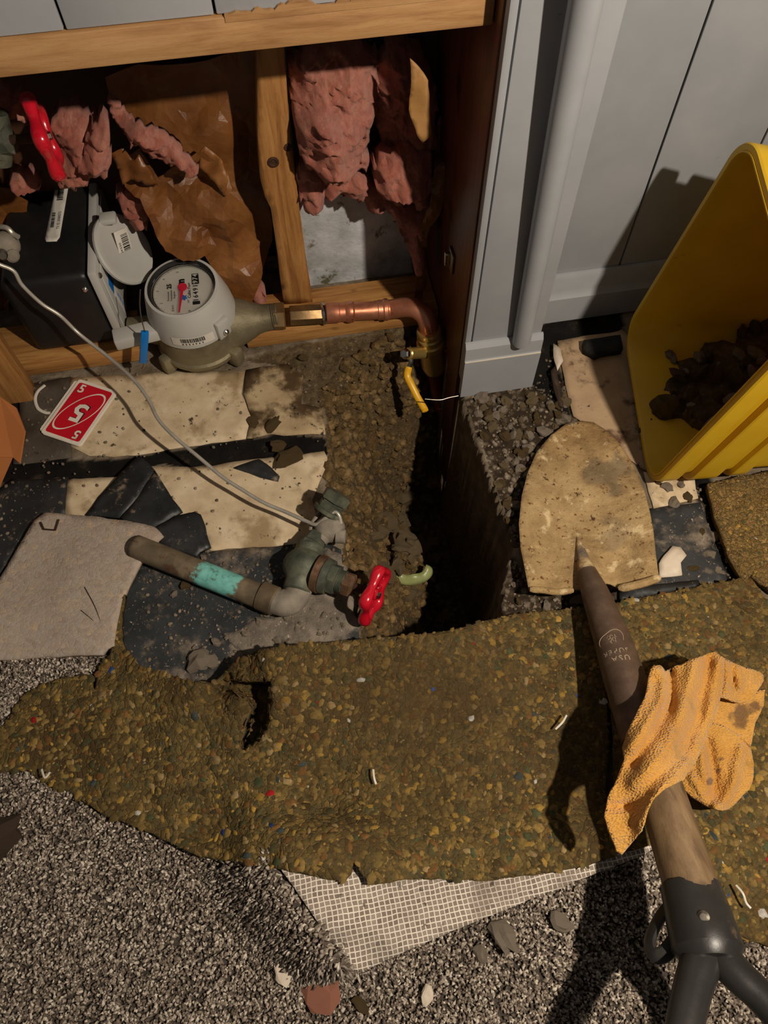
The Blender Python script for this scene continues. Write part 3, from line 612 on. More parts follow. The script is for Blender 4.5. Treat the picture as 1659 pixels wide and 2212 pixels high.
k5 = sheet('kraft_scrap', [(884, 122), (905, 140), (924, 172), (926, 220), (932, 288), (912, 306), (898, 285), (882, 235), (888, 180)], [(890, 130, .83), (925, 180, .815), (915, 290, .815), (882, 230, .822)], M['kraft_pale'], 'y', 7, .0012, 1.5, .003, 20, fn=crumple(.006, 20, 2))
prop(k5, 'pale leaf-shaped kraft scrap hanging in front of pink insulation', 'paper')
k6 = sheet('kraft_strip', [(950, 250), (975, 275), (981, 360), (975, 410), (945, 470), (922, 505), (918, 560), (925, 600), (910, 650), (896, 640), (905, 560), (900, 500), (925, 450), (940, 380), (938, 300)],
      [(960, 300, .92), (978, 380, .87), (920, 510, .87), (910, 640, .872)], M['kraft'], 'y', 8, .0012, 2, .005, 22, fn=crumple(.012, 28, 4), smooth=False)
prop(k6, 'long ragged kraft strip hanging beside the brown jamb', 'paper')
def fluff(name, poly, ctrl, label, seed, amp=.022, thick=.03, step=8, rnd=1, bul=.03, bw=38, group=None):
    b = np.array(poly, float)
    def fn(uv, P):
        d = segdist(uv, b); return bul*np.sqrt(np.clip(d/bw, 0, 1))+.012*fbm(P, 85, 4, seed+4, True)
    o = sheet(name, poly, ctrl, M['pink'], 'y', step-1.5, thick, 6, amp, 22, 5, True, fn, None, rnd=rnd, seed=seed)
    return prop(o, label, 'insulation', group)
fluff('insulation_batt', [(616, 70), (815, 70), (812, 180), (795, 280), (772, 330), (735, 368), (715, 375), (690, 362), (648, 322), (632, 250)], [(640, 120, 0.945), (720, 120, 0.935), (800, 120, 0.945), (690, 250, 0.895), (720, 360, 0.885), (780, 250, 0.925)], 'large pink fibreglass batt hanging right of the stud', 3, bul=.05, bw=60)
fluff('insulation_wad', [(640, 350), (668, 340), (700, 375), (698, 430), (672, 450), (655, 430), (645, 395)], [(670, 390, 0.915)], 'pink fibreglass wad against the lower right of the stud', 5, amp=.014)
fluff('insulation_wad', [(735, 320), (775, 305), (800, 325), (795, 350), (760, 356), (735, 350)], [(760, 330, 0.915)], 'small upper pink tuft between the two hanging batts', 6, amp=.012)
fluff('insulation_wad', [(690, 385), (730, 360), (790, 352), (800, 385), (780, 412), (735, 408), (700, 425)], [(740, 390, 0.925)], 'flat pink wad just above the bare concrete patch', 7, amp=.014)
fluff('insulation_batt', [(810, 70), (905, 80), (935, 180), (938, 300), (900, 310), (830, 300), (800, 250)], [(870, 150, 0.945), (900, 280, 0.935), (820, 200, 0.945)], 'shaded pink batt behind the leaf-shaped kraft scrap', 8, bul=.03)
fluff('insulation_wad', [(806, 330), (840, 300), (900, 300), (932, 320), (925, 400), (905, 440), (880, 420), (850, 425), (815, 395), (800, 360)], [(860, 350, 0.905), (910, 420, 0.895)], 'round pink fibreglass lump below the hanging kraft scrap', 9, amp=.02, bul=.045, bw=45)
fluff('insulation_wad', [(785, 370), (815, 380), (860, 420), (905, 420), (925, 330), (945, 400), (930, 470), (912, 500), (916, 560), (900, 590), (882, 540), (865, 480), (830, 430), (795, 440), (782, 410)], [(800, 400, 0.935), (870, 450, 0.915), (905, 560, 0.885), (930, 400, 0.925)], 'tapering pink insulation tail dangling down to the sole plate', 10, amp=.02)
fluff('insulation_wad', [(100, 235), (150, 215), (200, 240), (215, 280), (200, 330), (205, 360), (175, 374), (125, 372), (100, 350), (125, 300)], [(130, 250, .97), (200, 300, .95), (160, 380, .94)], 'dusty pink insulation behind the red handwheel', 11, amp=.022)
fluff('insulation_wad', [(190, 270), (225, 240), (242, 262), (235, 300), (240, 345), (210, 372), (160, 350), (185, 320)], [(220, 260, .93), (220, 340, .91)], 'bright peach insulation tuft above the black transmitter box', 12, amp=.02)
fluff('insulation_strip', [(228, 205), (245, 203), (275, 245), (330, 270), (365, 285), (400, 325), (430, 350), (424, 366), (370, 340), (330, 330), (300, 310), (265, 278)], [(240, 210, .96), (330, 300, .92), (420, 355, .91)], 'long torn pinkish strip hanging across the kraft paper', 13, amp=.01, thick=.012, bul=.012, bw=20)
fluff('insulation_wad', [(250, 400), (290, 385), (320, 395), (330, 430), (320, 470), (290, 480), (262, 440)], [(300, 420, .975), (280, 460, .97)], 'red-pink insulation behind the open meter lid', 14, amp=.016)
fluff('insulation_wad', [(-40, 180), (40, 200), (70, 230), (60, 270), (40, 250), (-40, 260)], [(0, 220, .96)], 'dull insulation scrap at the upper left edge', 15, amp=.016)
fluff('insulation_wad', [(20, 375), (50, 365), (98, 374), (80, 392), (45, 404), (28, 395)], [(60, 390, .93)], 'grey-pink insulation shred under the red handwheel', 16, amp=.012, bul=.015, bw=14)
fluff('insulation_wad', [(540, 630), (560, 610), (575, 640), (570, 665), (548, 660)], [(560, 640, .93)], 'little pink tuft between the water meter and the stud', 17, amp=.008, bul=.015, bw=14)
k7 = sheet('kraft_sheet', [(-60, 380), (20, 400), (60, 430), (50, 520), (20, 600), (20, 700), (40, 745), (30, 770), (-60, 760)], [(0, 420, 1.02), (40, 560, 1.02), (60, 720, 1.01)], M['kraft'], 'y', 12, .0012, 3, .006, 16, fn=crumple(.018, 18, 9), smooth=False)
prop(k7, 'brown kraft paper left of the black transmitter box', 'paper')
# ================================================================== TRANSMITTER BOX
XB = -.279
q3 = at(283, 757, x=XB); q1 = at(187, 595, x=XB); q2 = at(213, 412, x=XB)
zt_ = q1.z; yf = q1.y; yb = q2.y-.012; zb_ = .0385
tb = thing('transmitter_box', 'black meter transmitter box with grey end plate and open round lid', 'transmitter', (XB, yf+.05, zb_))
box('housing', (XB-.125, yf+.004, zb_), (XB, yb, zt_-.003), M['black_plastic'], tb, .012, seg=4)
pl = box('end_plate', (XB+.0005, yf, zb_+.0005), (XB+.0135, yb+.004, zt_+.002), M['meter_grey'], tb, .003)
box('plate_ridge', (XB+.0135, yf+.012, zb_+.012), (XB+.0165, yb-.006, zt_-.010), M['meter_grey'], pl, .0015)
for (yy, zz) in ((yf+.01, zt_-.012), (yb-.012, zt_-.012), (yf+.01, zb_+.014)):
    lathe('screw', (XB+.0125, yy, zz), (1, 0, 0), [(0, .0042), (.003, .0042), (.0048, .0022), (.005, 0)], M['steel'], pl, 12)
lathe('screw', (XB-.012, yf+.0045, zt_-.028), (0, -1, 0), [(0, .0045), (.002, .0045), (.004, .0025), (.0042, 0)], M['chrome'], tb, 12)
# label on top of the housing
la = at(148, 383, z=zt_-.0025); lb = at(118, 378, z=zt_-.0025); lc = at(98, 518, z=zt_-.0025); ld_ = at(128, 521, z=zt_-.0025)
Lm = frame((la+lc)/2+Vector((0, 0, .0)), (lc-lb), (ld_-lc)); LL, LWd = (lc-lb).length, (ld_-lc).length
lab = sheet('label', [(123, 390), (150, 384), (149, 395), (129, 512), (122, 521), (100, 522), (97, 515)], [(120, 450, zt_-.0022)], M['paper'], 'z', 8, .0005, 0, parent=tb)
Lm2 = frame(at(124, 452, z=zt_-.0016), (lc-lb), (ld_-lc))
barcode('barcode', LL*.26, LWd*.42, Lm2@Matrix.Translation((-LL*.27, LWd*.08, 0)), M['ink'], lab, 1, 14)
barcode('barcode', LL*.22, LWd*.22, Lm2@Matrix.Translation((LL*.16, -LWd*.2, 0)), M['ink'], lab, 2, 16)
text_mesh('print', 'TX ID 30080572', LWd*.26, Lm2@Matrix.Translation((LL*.17, LWd*.22, 0))@Matrix.Rotation(math.pi, 4, 'Z'), M['greyink'], lab)
# round hinged lid, half open in front of the plate
lidc = at(268, 538, x=XB+.046); ln = Vector((.80, -.30, .52)).normalized()
lid = lathe('lid', lidc-ln*.004, ln, [(0, .050), (.001, .0525), (.005, .0525), (.0075, .050), (.0072, .042), (.0058, .038), (.0058, 0)], M['meter_grey'], tb, 40)
Lf = frame(lidc+ln*.0022, Vector((0, -.5, -1)), ln.cross(Vector((0, -.5, -1))))
stk = box('label', (-.027, -.0145, 0), (.027, .0145, .0005), M['paper'], lid, .0001, Lf)
barcode('barcode', .036, .014, Lf@Matrix.Translation((-.002, .004, .0006)), M['ink'], lid, 4, 14)
text_mesh('print', '0554963', .0062, Lf@Matrix.Translation((0, -.0085, .0006)), M['ink'], lid)
hz = lidc+Vector((0, .02, .043)); box('hinge', (hz.x-.022, hz.y-.012, hz.z-.006), (hz.x+.002, hz.y+.008, hz.z+.004), M['meter_grey'], tb, .003)
# printed strip beside the lid on the plate
Pf = frame((XB+.0167, yf+.045, zb_+.062), (0, .25, -1), (0, 1, .25))
pr = box('print_strip', (-.045, -.012, 0), (.045, .012, .0003), M['paper'], pl, .0001, Pf)
box('print_blue', (-.045, -.012, .0002), (-.018, .012, .0006), M['blue_print'], pl, .0001, Pf)
text_mesh('print', 'LISTED 25', .008, Pf@Matrix.Translation((.015, 0, .0004)), M['blue_print'], pl)
# ================================================================== WATER METER
mc = Vector((-.153, .862, 0))
wm = thing('water_meter', 'bronze water meter with light grey register and round dial', 'water meter', mc)
lathe('body', mc, (0, 0, 1), [(.004, .040), (.006, .056), (.016, .060), (.022, .0665), (.03, .068), (.034, .065), (.06, .064), (.08, .0625), (.088, .056)], M['bronze'], wm, 48)
for a in (100, 215, 320):
    t = math.radians(a); d = Vector((math.cos(t), math.sin(t), 0))
    box('bolt_lug', (-.010, -.010, .004), (.010, .012, .036), M['bronze'], wm, .005, Matrix.Translation(mc+d*.066)@Matrix.Rotation(t-math.pi/2, 4, 'Z'))
ax0 = Vector((mc.x+.04, .861, .050)); ax1 = at(588, 684, y=.856)
tube('outlet', [ax0+(ax1-ax0)*t for t in (0, .25, .5, .7, .85, 1)], [.044, .040, .032, .024, .021, .0205], M['bronze'], wm, 28)
lathe('thread', ax1-(ax1-ax0).normalized()*.006, ax1-ax0, [(0, .020)]+[(.0015*k, .0205 if k % 2 else .0192) for k in range(1, 10)]+[(.016, .019)], M['bronze'], wm, 24)
lathe('spud', Vector((mc.x-.045, .868, .05)), (-1, .1, 0), [(0, .03), (.03, .022), (.06, .02)], M['bronze'], wm, 24)
TI = Vector((-.05, -.10, 1)).normalized()
rb = mc+Vector((0, 0, .080)); KM = 1.13
sh = lathe('register_shroud', rb, TI, [(0, .062), (.002, .067), (.022, .065), (.037, .0615), (.056, .057), (.0625, .0545), (.063, .050), (.054, .0485), (.050, .048), (.050, 0)], M['meter_grey'], wm, 56)
box('tab', (-.012, -.006, -.004), (.012, .004, .028), M['meter_grey'], sh, .003, Matrix.Translation(rb+Vector((.044, -.050, .002)))@Matrix.Rotation(math.radians(41), 4, 'Z'))
lathe('screw', rb+Vector((.0485, -.056, .010)), (.66, -.75, 0), [(0, .0048), (.002, .0048), (.004, .003), (.0042, 0)], M['chrome'], sh, 12)
box('arm', (-.12, -.012, -.012), (-.05, .016, .008), M['meter_grey'], sh, .003, Matrix.Translation(rb+Vector((0, -.022, .006)))@Matrix.Rotation(math.radians(8), 4, 'Z'))
dm = frame(rb+TI*.0517, Vector((.985, .17, 0)), TI.cross(Vector((.985, .17, 0))))@Matrix.Scale(KM, 4)
dial = lathe('dial', rb+TI*.0503, TI, [(0, .0458), (.0012, .0458), (.0013, 0)], M['dialwhite'], wm, 48)
lathe('bezel', rb+TI*.0512, TI, [(.0, .0458), (.003, .0461), (.0035, .0446), (.001, .0439)], M['chrome'], wm, 48, caps=False)
lathe('gasket', rb+TI*.063, TI, [(0, .0502), (.0006, .0502), (-.006, .0473), (-.0085, .0475)], M['ink'], wm, 48, caps=False)
# print on the dial: read from the left-hand side, letters run upwards
RZ = Matrix.Rotation(math.radians(78), 4, 'Z')
def dtext(s, x, y, sz, m='ink', rot=0, b=0): return text_mesh('print', s, sz, dm@Matrix.Translation((x, y, .0004))@RZ@Matrix.Rotation(math.radians(rot), 4, 'Z'), M[m], dial, .0002, b)
dtext('25', -.0155, .0135, .0085, b=.0002); dtext('m', .0005, .0155, .0135, b=.0007); dtext('Cubic Feet', .0075, -.001, .0058, b=.0001)
dtext('Permanent', -.0205, -.002, .0035, 'greyink'); dtext('Transmission', -.0165, -.002, .0034, 'greyink'); dtext('Register', -.0125, -.002, .0036, 'greyink'); dtext('DA11', -.019, -.022, .0042, 'greyink')
dtext('3/4"', .0025, -.018, .0034, 'greyink')
for k in range(10):
    t = math.radians(90-36*k+96); dtext(str(k), -.0335*math.sin(math.radians(36*k)), -.0335*math.cos(math.radians(36*k)), .0048, 'greyink')
quads('tick', [(.0365, -.0003, .0388, .0003)], dm@Matrix.Rotation(0, 4, 'Z'), M['ink'], dial)
for k in range(1, 50): 
    pass
tk = []
V = []; Fc = []
for k in range(50):
    Rk = dm@Matrix.Rotation(2*math.pi*k/50, 4, 'Z'); r0 = .0360 if k % 5 == 0 else .0374; n0 = len(V)
    V += [Rk@Vector((r0, -.0002, .0005)), Rk@Vector((.0387, -.0002, .0005)), Rk@Vector((.0387, .0002, .0005)), Rk@Vector((r0, .0002, .0005))]; Fc.append((n0, n0+1, n0+2, n0+3))
mesh_obj('scale_ticks', V, Fc, M['greyink'], dial, False)
om = dm@Matrix.Translation((.0165, .0, 0))@Matrix.Rotation(math.radians(78), 4, 'Z')
box('odometer', (-.026, -.0048, 0), (.0235, .0048, .0012), M['dialwhite'], dial, .0003, om)
box('odometer_dark', (.006, -.0048, .0003), (.0235, .0048, .0015), M['ink'], dial, .0003, om)
box('odometer_shade', (-.027, -.0048, .0003), (-.022, .0048, .0015), M['ink'], dial, .0003, om)
for k, ch in enumerate('16491'): text_mesh('digit', ch, .0092, om@Matrix.Translation((-.0205+.0058*k, 0, .0016)), M['ink'], dial, .0002, .0001)
for k, ch in enumerate('974'): text_mesh('digit', ch, .0092, om@Matrix.Translation((.0090+.0056*k, 0, .0018)), M['dialwhite'], dial, .0002, .0001)
# sweep hand and leak star
hm = dm@Matrix.Translation((-.001, 0, .004))@Matrix.Rotation(math.radians(-17), 4, 'Z')
V = [hm@Vector(p) for p in ((-.0022, .003, 0), (.0022, .003, 0), (-.0005, -.037, 0), (-.0022, -.037, 0), (-.0022, .003, .0006), (.0022, .003, .0006), (-.0005, -.037, .0006), (-.0022, -.037, .0006))]
sw = mesh_obj('sweep_hand', V, [(0, 1, 2, 3), (7, 6, 5, 4), (0, 4, 5, 1), (1, 5, 6, 2), (2, 6, 7, 3), (3, 7, 4, 0)], M['dialred'], dial, False)
lathe('hub', hm@Vector((.0005, .004, -.0005)), TI, [(0, .0068), (.0018, .0068), (.002, 0)], M['dialred'], sw, 20)
sm = dm@Matrix.Translation((-.002, -.011, .0012)); V = [sm@Vector((0, 0, .0008))]
for k in range(12): r = .0055 if k % 2 else .0032; V.append(sm@Vector((r*math.cos(k*math.pi/6), r*math.sin(k*math.pi/6), 0)))
mesh_obj('leak_star', V, [(0, k+1, (k+1) % 12+1) for k in range(12)], M['blue_print'], dial, False)
lathe('lens', rb+TI*.0575, TI, [(0, .0468), (.0015, .0468), (.0016, 0)], M['glass'], wm, 40)
# barcode sticker wrapped on the shroud
V = []; Fc = []
for k in range(15):
    t = math.radians(-118+k*4.0)
    for j, zz in enumerate((.003, .0195)): rr = (.0672-.0020)*1+.0004-.002*(zz/.022)+.002; V.append(rb+TI*zz+Vector((math.cos(t)*rr, math.sin(t)*rr, 0)))
for k in range(14): Fc.append((2*k, 2*k+2, 2*k+3, 2*k+1))
stc = mesh_obj('sticker', V, Fc, M['paper'], sh)
Sb = frame(rb+TI*.0135+Vector((math.cos(math.radians(-91)), math.sin(math.radians(-91)), 0))*.067, (1, 0, 0), TI)
r_ = random.Random(3); a0 = -106.0; V = []; Fc = []
while a0 < -76:
    w_ = r_.choice((.5, .9, 1.4)); n0 = len(V)
    for t in (a0, a0+w_):
        for zz in (.0095, .018): rr = (.0672-.0020)*1+.0007-.002*(zz/.022)+.002; V.append(rb+TI*zz+Vector((math.cos(math.radians(t))*rr, math.sin(math.radians(t))*rr, 0)))
    Fc.append((n0, n0+2, n0+3, n0+1)); a0 += w_+r_.choice((.6, .9))
mesh_obj('barcode', V, Fc, M['ink'], stc, False)
for k, ch in enumerate('0554963'):
    t = math.radians(-104+4.2*k); rr = .0676
    text_mesh('print', ch, .0052, frame(rb+TI*.0062+Vector((math.cos(t)*rr, math.sin(t)*rr, 0)), (-math.sin(t), math.cos(t), 0), TI), M['ink'], stc)
# blue seal tag on its wire
tg = thing('seal_tag', 'blue translucent seal tag hanging on a thin wire', 'seal', at(312, 790, y=.795))
p0 = at(313, 717, y=.80); p1 = at(309, 782, y=.80)
box('tag', (-.0055, -.004, 0), (.0055, .004, (p0-p1).length), M['blue_plastic'], tg, .0015, frame_z(p1, p0-p1, (1, .05, 0)))
tube('wire', catmull([at(303, 625, y=.82), at(302, 660, y=.81), at(306, 690, y=.80), p0, p0-Vector((0, 0, .004))], 5), .0009, M['steel'], tg, 8)
tube('wire_tail', catmull([p1, at(310, 790, y=.798), at(306, 797, y=.797)], 4), .0009, M['steel'], tg, 8)
# ================================================================== COPPER LINE
NUTA = ax1; d_ = Vector((at(700, 678, y=.853)-at(592, 683, y=.856))).normalized()
cl = thing('copper_pipe', 'bright copper pipe with press elbow running from the meter nut', 'pipe', at(760, 680, y=.85))
n0 = at(590, 684, y=.856); n1 = at(626, 682, y=.855); n2 = at(697, 678, y=.853); n3 = at(704, 677, y=.853)
lathe('union_nut', n0, n1-n0, [(0, .0185), (.0005, .0215), (.0165, .022), (.0185, .0205), (.0186, .015)], M['bronze_nut'], cl, 6)
lathe('tailpiece', n1, n2-n1, [(0, .0155), (.002, .0165), ((n2-n1).length-.003, .0165), ((n2-n1).length, .0155)], M['bronze_nut'], cl, 8)
lathe('collar', n2-(n3-n2)*.3, n3-n2, [(0, .0168), (.002, .0178), (.0042, .0178), (.006, .0165)], M['chrome'], cl, 24)
c1 = at(705, 677, y=.853); c2 = at(846, 668, y=.846); Lc = (c2-c1).length
prof = [(0, .0150), (.002, .0160), (.020, .0160), (.0215, .0148), (.030, .0146), (.034, .0168), (.038, .0172), (.042, .0168), (.045, .0146), (.052, .0143), (Lc*.78, .0143), (Lc*.79, .0158), (Lc*.86, .0158), (Lc*.88, .0176), (Lc*.93, .0176), (Lc*.95, .0156), (Lc, .0150)]
lathe('press_coupling', c1, c2-c1, prof, M['copper'], cl, 32)
pe = [c2, at(872, 664, y=.838), at(898, 667, y=.828), at(917, 682, y=.817), at(925, 702, y=.809), at(927, 718, y=.806)]
tube('elbow', catmull(pe, 6), .0152, M['copper'], cl, 28)
v0 = at(926, 712, y=.806); v1 = at(938, 798, y=.802)
vb = thing('ball_valve', 'brass ball valve with yellow lever handle below the copper elbow', 'valve', v1)
Lv = (v1-v0).length
lathe('body', v0, v1-v0, [(0, 0.0185), (.003, 0.0202), (.007, 0.0204), (.009, 0.0185), (.013, 0.0181), (.015, 0.0207), (.019, 0.0207), (.021, 0.0190), (.026, 0.0199), (.028, 0.0230), (.036, 0.0237), (.042, 0.0222), (.045, 0.0211), (Lv-.012, 0.0207), (Lv-.010, 0.0188), (Lv-.004, 0.0188), (Lv, 0.0174)], M['brass'], vb, 32)
w0 = v0+(v1-v0)*.55; w1 = at(879, 764, y=.768)
lathe('stem_neck', w0, w1-w0, [(0, .010), ((w1-w0).length-.004, .0095), ((w1-w0).length-.002, .0075), ((w1-w0).length+.004, .007)], M['brass'], vb, 16)
lathe('stem_nut', w1+(w1-w0).normalized()*.002, w1-w0, [(0, .0072), (.0002, .0085), (.006, .0085), (.0075, .006), (.0076, 0)], M['chrome'], vb, 6)
hl = catmull([at(884, 772, y=.766), at(888, 782, y=.762), at(883, 795, y=.758), at(880, 812, y=.750), at(888, 830, y=.738), at(902, 858, y=.720), at(916, 882, y=.703), at(919, 889, y=.697)], 5)
tube('lever', hl[:12], .0042, M['steel'], vb, 10, ell=.45, up=(0, -.6, .8))
tube('lever_grip', hl[9:], np.r_[.0045, np.full(len(hl)-11, .0056), .0035], M['yellowgrip'], vb, 14, ell=.65, up=(0, -.6, .8))
rs = thing('copper_riser', 'dull copper riser dropping into the trench beside the jamb', 'pipe', at(965, 890, y=.77))
r0 = v1; r1 = at(948, 850, y=.790); r2 = at(960, 888, y=.782); r3 = at(976, 940, y=.772); r4 = at(990, 1000, y=.765)
tube('riser_pipe', catmull([r0, r1, r2, r3, r4], 6), .0145, M['copper_dull'], rs, 20)
for q in (r1+(r2-r1)*.6, r2+(r3-r2)*.25): lathe('bead', q, r3-r1, [(-.006, .0146), (-.004, .0168), (.003, .0168), (.005, .0146)], M['copper_dull'], rs, 20)
tw = thing('thin_wire', 'thin bare wire sticking out by the column base over the trench', 'wire', at(985, 856, z=.01))
tube('strand', catmull([at(918, 862, z=.012), at(950, 864, z=.01), at(970, 859, z=.01), at(990, 855, z=.01)], 4), .0008, M['steel'], tw, 6)
# ================================================================== OLD GATE VALVE LYING BY THE TRENCH
pv = thing('old_pipe', 'weathered old pipe with a turquoise verdigris patch', 'pipe', at(440, 1240, z=.005))
pp = [at(305, 1186, z=.020), at(590, 1300, z=.022)]
path = [pp[0]+(pp[1]-pp[0])*t for t in np.linspace(-.05, 1, 40)]
vv_, ff_ = tube_geo(path, .0168, 20)
tt = np.repeat(np.linspace(-.05, 1, 40), 20); cc = np.zeros((len(vv_), 3)); cc[:, 0] = sstep(.34, .5, tt)*(1-sstep(.72, .84, tt))
mesh_obj('pipe', vv_, ff_, M['verdigris'], pv, True, cc)
gv = thing('gate_valve', 'corroded bronze gate valve with red handwheel at the trench edge', 'valve', at(660, 1290, z=.0))
dpp = (pp[1]-pp[0]).normalized()
lathe('elbow_cup', at(562, 1286, z=.022), dpp, [(0, .0170), (.001, .0195), (.022, .0198), (.024, .0185)], M['oldpipe'], gv, 24)
e0 = at(580, 1294, z=.022)
tube('elbow', catmull([e0, at(610, 1302, z=.023), at(632, 1296, z=.025), at(643, 1280, z=.027), at(650, 1262, z=.03)], 5), [.0175]*5+[.0185]*6+[.018]*5+[.0175]*5, M['dustgrey'], gv, 20)
la0 = at(640, 1278, z=.03); la1 = at(668, 1188, z=.034); la2 = at(684, 1160, z=.036)
lathe('valve_body', la0, la1-la0, [(0, .017), (.002, .019), (.014, .019), (.018, .021), (.026, .027), (.036, .029), (.045, .027), (.052, .022), (.056, .0195), (.066, .019), (.068, .016)], M['oldvalve'], gv, 28)
lathe('hex_bushing', la1-(la2-la1)*.2, la2-la1, [(0, .016), (.001, .0185), (.014, .0185), (.016, .016), (.03, .013)], M['oldvalve'], gv, 6)
sb0 = at(660, 1228, z=.036); sb1 = at(808, 1283, z=.040); sd = (sb1-sb0); sL_ = sd.length
lathe('bonnet', sb0+sd*.16, sd, [(0, .024), (.001, .026), (.010, .026), (.0105, .024)], M['oldrust'], gv, 28)
lathe('bonnet_ring', sb0+sd*.16+sd.normalized()*.0105, sd, [(0, .021), (.001, .0245), (.010, .0235), (.011, .019)], M['oldvalve'], gv, 28)
lathe('bonnet_hex', sb0+sd*.16+sd.normalized()*.021, sd, [(0, .017), (.0005, .021), (.010, .021), (.011, .016)], M['oldvalve'], gv, 6)
lathe('bonnet_thread', sb0+sd*.16+sd.normalized()*.031, sd, [(0, .015)]+[(.001*k, .0158 if k % 2 else .0145) for k in range(1, 11)]+[(.011, .0145)], M['oldvalve'], gv, 24)
lathe('packing_nut', sb0+sd*.16+sd.normalized()*.041, sd, [(0, .013), (.0005, .0165), (.011, .0165), (.014, .012), (.0142, .006)], M['oldrust'], gv, 6)
lathe('stem', sb0+sd*.16+sd.normalized()*.050, sd, [(0, .0058), (sL_*.84-.050, .0058), (sL_*.84-.049, .004)], M['rust'], gv, 16)
def handwheel(c, n, up, R, parent, mat, lobes=6, tr=.0052, depth=.10):
    n = Vector(n).normalized(); up = Vector(up); up = (up-n*up.dot(n)).normalized(); w = n.cross(up); P = []
    for k in range(61):
        a = 2*math.pi*k/60; r = R*(1+depth*math.cos(lobes*a)); P.append(Vector(c)+(up*math.cos(a)+w*math.sin(a))*r)
    v, f = tube_geo(P[:-1], tr, 12, False, 1.0, n)
    f = []; m = 60; seg = 12
    V = []
    for k in range(m):
        a = 2*math.pi*k/m; r = R*(1+depth*math.cos(lobes*a)); er = up*math.cos(a)+w*math.sin(a); q = tr*(1+.18*math.cos(lobes*a))
        for j in range(seg):
            b = 2*math.pi*j/seg; V.append(Vector(c)+er*(r+q*math.cos(b))+n*(q*1.25*math.sin(b)))
    for k in range(m):
        for j in range(seg): f.append((k*seg+j, k*seg+(j+1) % seg, ((k+1) % m)*seg+(j+1) % seg, ((k+1) % m)*seg+j))
    wh = mesh_obj('handwheel', V, [t[::-1] for t in f], M[mat], parent)
    for k in range(3):
        a = 2*math.pi*k/3+.3; er = up*math.cos(a)+w*math.sin(a)
        tube('spoke', [Vector(c)+er*R*t+n*(-.002*(1-t)) for t in (.1, .4, .7, .98)], [.005, .0036, .0034, .0045], M[mat], wh, 10, ell=1.0)
    lathe('hub', Vector(c)-n*.005, n, [(0, .008), (.008, .0085), (.010, .0065), (.0101, 0)], M[mat], wh, 20)
    lathe('hub_nut', Vector(c)+n*.004, n, [(0, .0048), (.0045, .0048), (.005, .003), (.0051, 0)], M['steel'], wh, 6)
    return wh
handwheel(sb1, sd, (0, .6, .8), .0335, gv, 'redenamel', 5, .0058, .12)
# ground clamp with hex cap
gc = thing('ground_clamp', 'dusty grey ground clamp with green hex cap above the gate valve', 'clamp', at(715, 1150, z=.0))
lathe('hex_cap', at(709, 1104, z=.045), at(730, 1070, z=.058)-at(709, 1104, z=.045), [(0, .016), (.0005, .0185), (.011, .0185), (.0115, .0165), (.015, .0165), (.0155, .0205), (.027, .0205), (.029, .017), (.0291, 0)], M['oldvalve'], gc, 6)
lathe('cap_flange', at(706, 1110, z=.044), at(730, 1070, z=.058)-at(709, 1104, z=.045), [(0, .018), (.001, .0215), (.006, .0215), (.007, .018)], M['oldvalve'], gc, 28)
c_ = at(712, 1142, z=.036)
rk, rf = rock_geo(3, .12, 1.2, 5); mesh_obj('clamp_body', [Vector(p)*.0185+c_ for p in rk], rf, M['dustgrey'], gc)
lathe('clamp_screw', at(726, 1158, z=.036), (1, -.25, 0), [(0, .010), (.012, .010), (.013, .0085), (.0131, 0)], M['dustgrey'], gc, 16)
tube('clamp_neck', [at(704, 1120, z=.042), c_, at(690, 1165, z=.034)], [.013, .016, .012], M['dustgrey'], gc, 18)
tube('clamp_jaw', catmull([at(690, 1110, z=.03), at(676, 1130, z=.034), at(672, 1150, z=.03), at(676, 1160, z=.02)], 4), .004, M['dustgrey'], gc, 10)
# ground wire
gw = thing('ground_wire', 'bare grey ground wire looping from the clamp past the card to the meter', 'wire', at(400, 960, z=.0))
wpth = [(240, 776, .098), (290, 822, .09), (320, 862, .082), (342, 906, .075), (380, 946, .068), (430, 988, .058), (480, 1030, .049), (520, 1056, .045), (570, 1086, .042), (620, 1107, .041), (662, 1126, .042), (684, 1133, .046), (706, 1117, .052), (722, 1106, .056), (732, 1113, .054), (737, 1130, .046)]
tube('wire', catmull([at(u, v, y=y) for u, v, y in ((-30, 560, .842), (0, 572, .842), (30, 586, .84), (48, 616, .834), (90, 656, .828), (130, 682, .822), (172, 722, .812))]+[at(u, v, z=z) for u, v, z in wpth], 6), .0027, M['galv'], gw, 12)
# upper-left valve with red handwheel and clamp lumps
uv_ = thing('gate_valve', 'old green valve with red handwheel in the upper left of the cavity', 'valve', at(20, 340, y=.9))
wc = at(96, 296, y=.885)
handwheel(wc, (.95, .16, .02), (0, .2, 1), .040, uv_, 'redenamel', 5, .0062, .11)
bs = at(0, 305, y=.9)
lathe('stem', bs, wc-bs, [(0, .006), ((wc-bs).length, .006)], M['rust'], uv_, 12)
lathe('bonnet', bs-(wc-bs)*.3, wc-bs, [(0, .02), (.004, .024), (.018, .024), (.020, .017), (.032, .016), (.034, .010)], M['oldvalve'], uv_, 8)
tube('body', [at(-30, 240, y=.92), at(-22, 300, y=.91), at(-20, 350, y=.9)], [.024, .028, .024], M['oldvalve'], uv_, 20)
lc_ = thing('bonding_clamp', 'dull metal bonding clamp with wire ends at the left edge', 'clamp', at(10, 590, y=.9))
c0 = at(8, 530, y=.88)
mesh_obj('clamp_body', [Vector(p)*.018+c0 for p in rk], rf, M['dustgrey'], lc_)
lathe('screw', at(4, 548, y=.86), (.3, -.9, .3), [(0, .007), (.006, .007), (.008, .005), (.0081, 0)], M['steel'], lc_, 12)
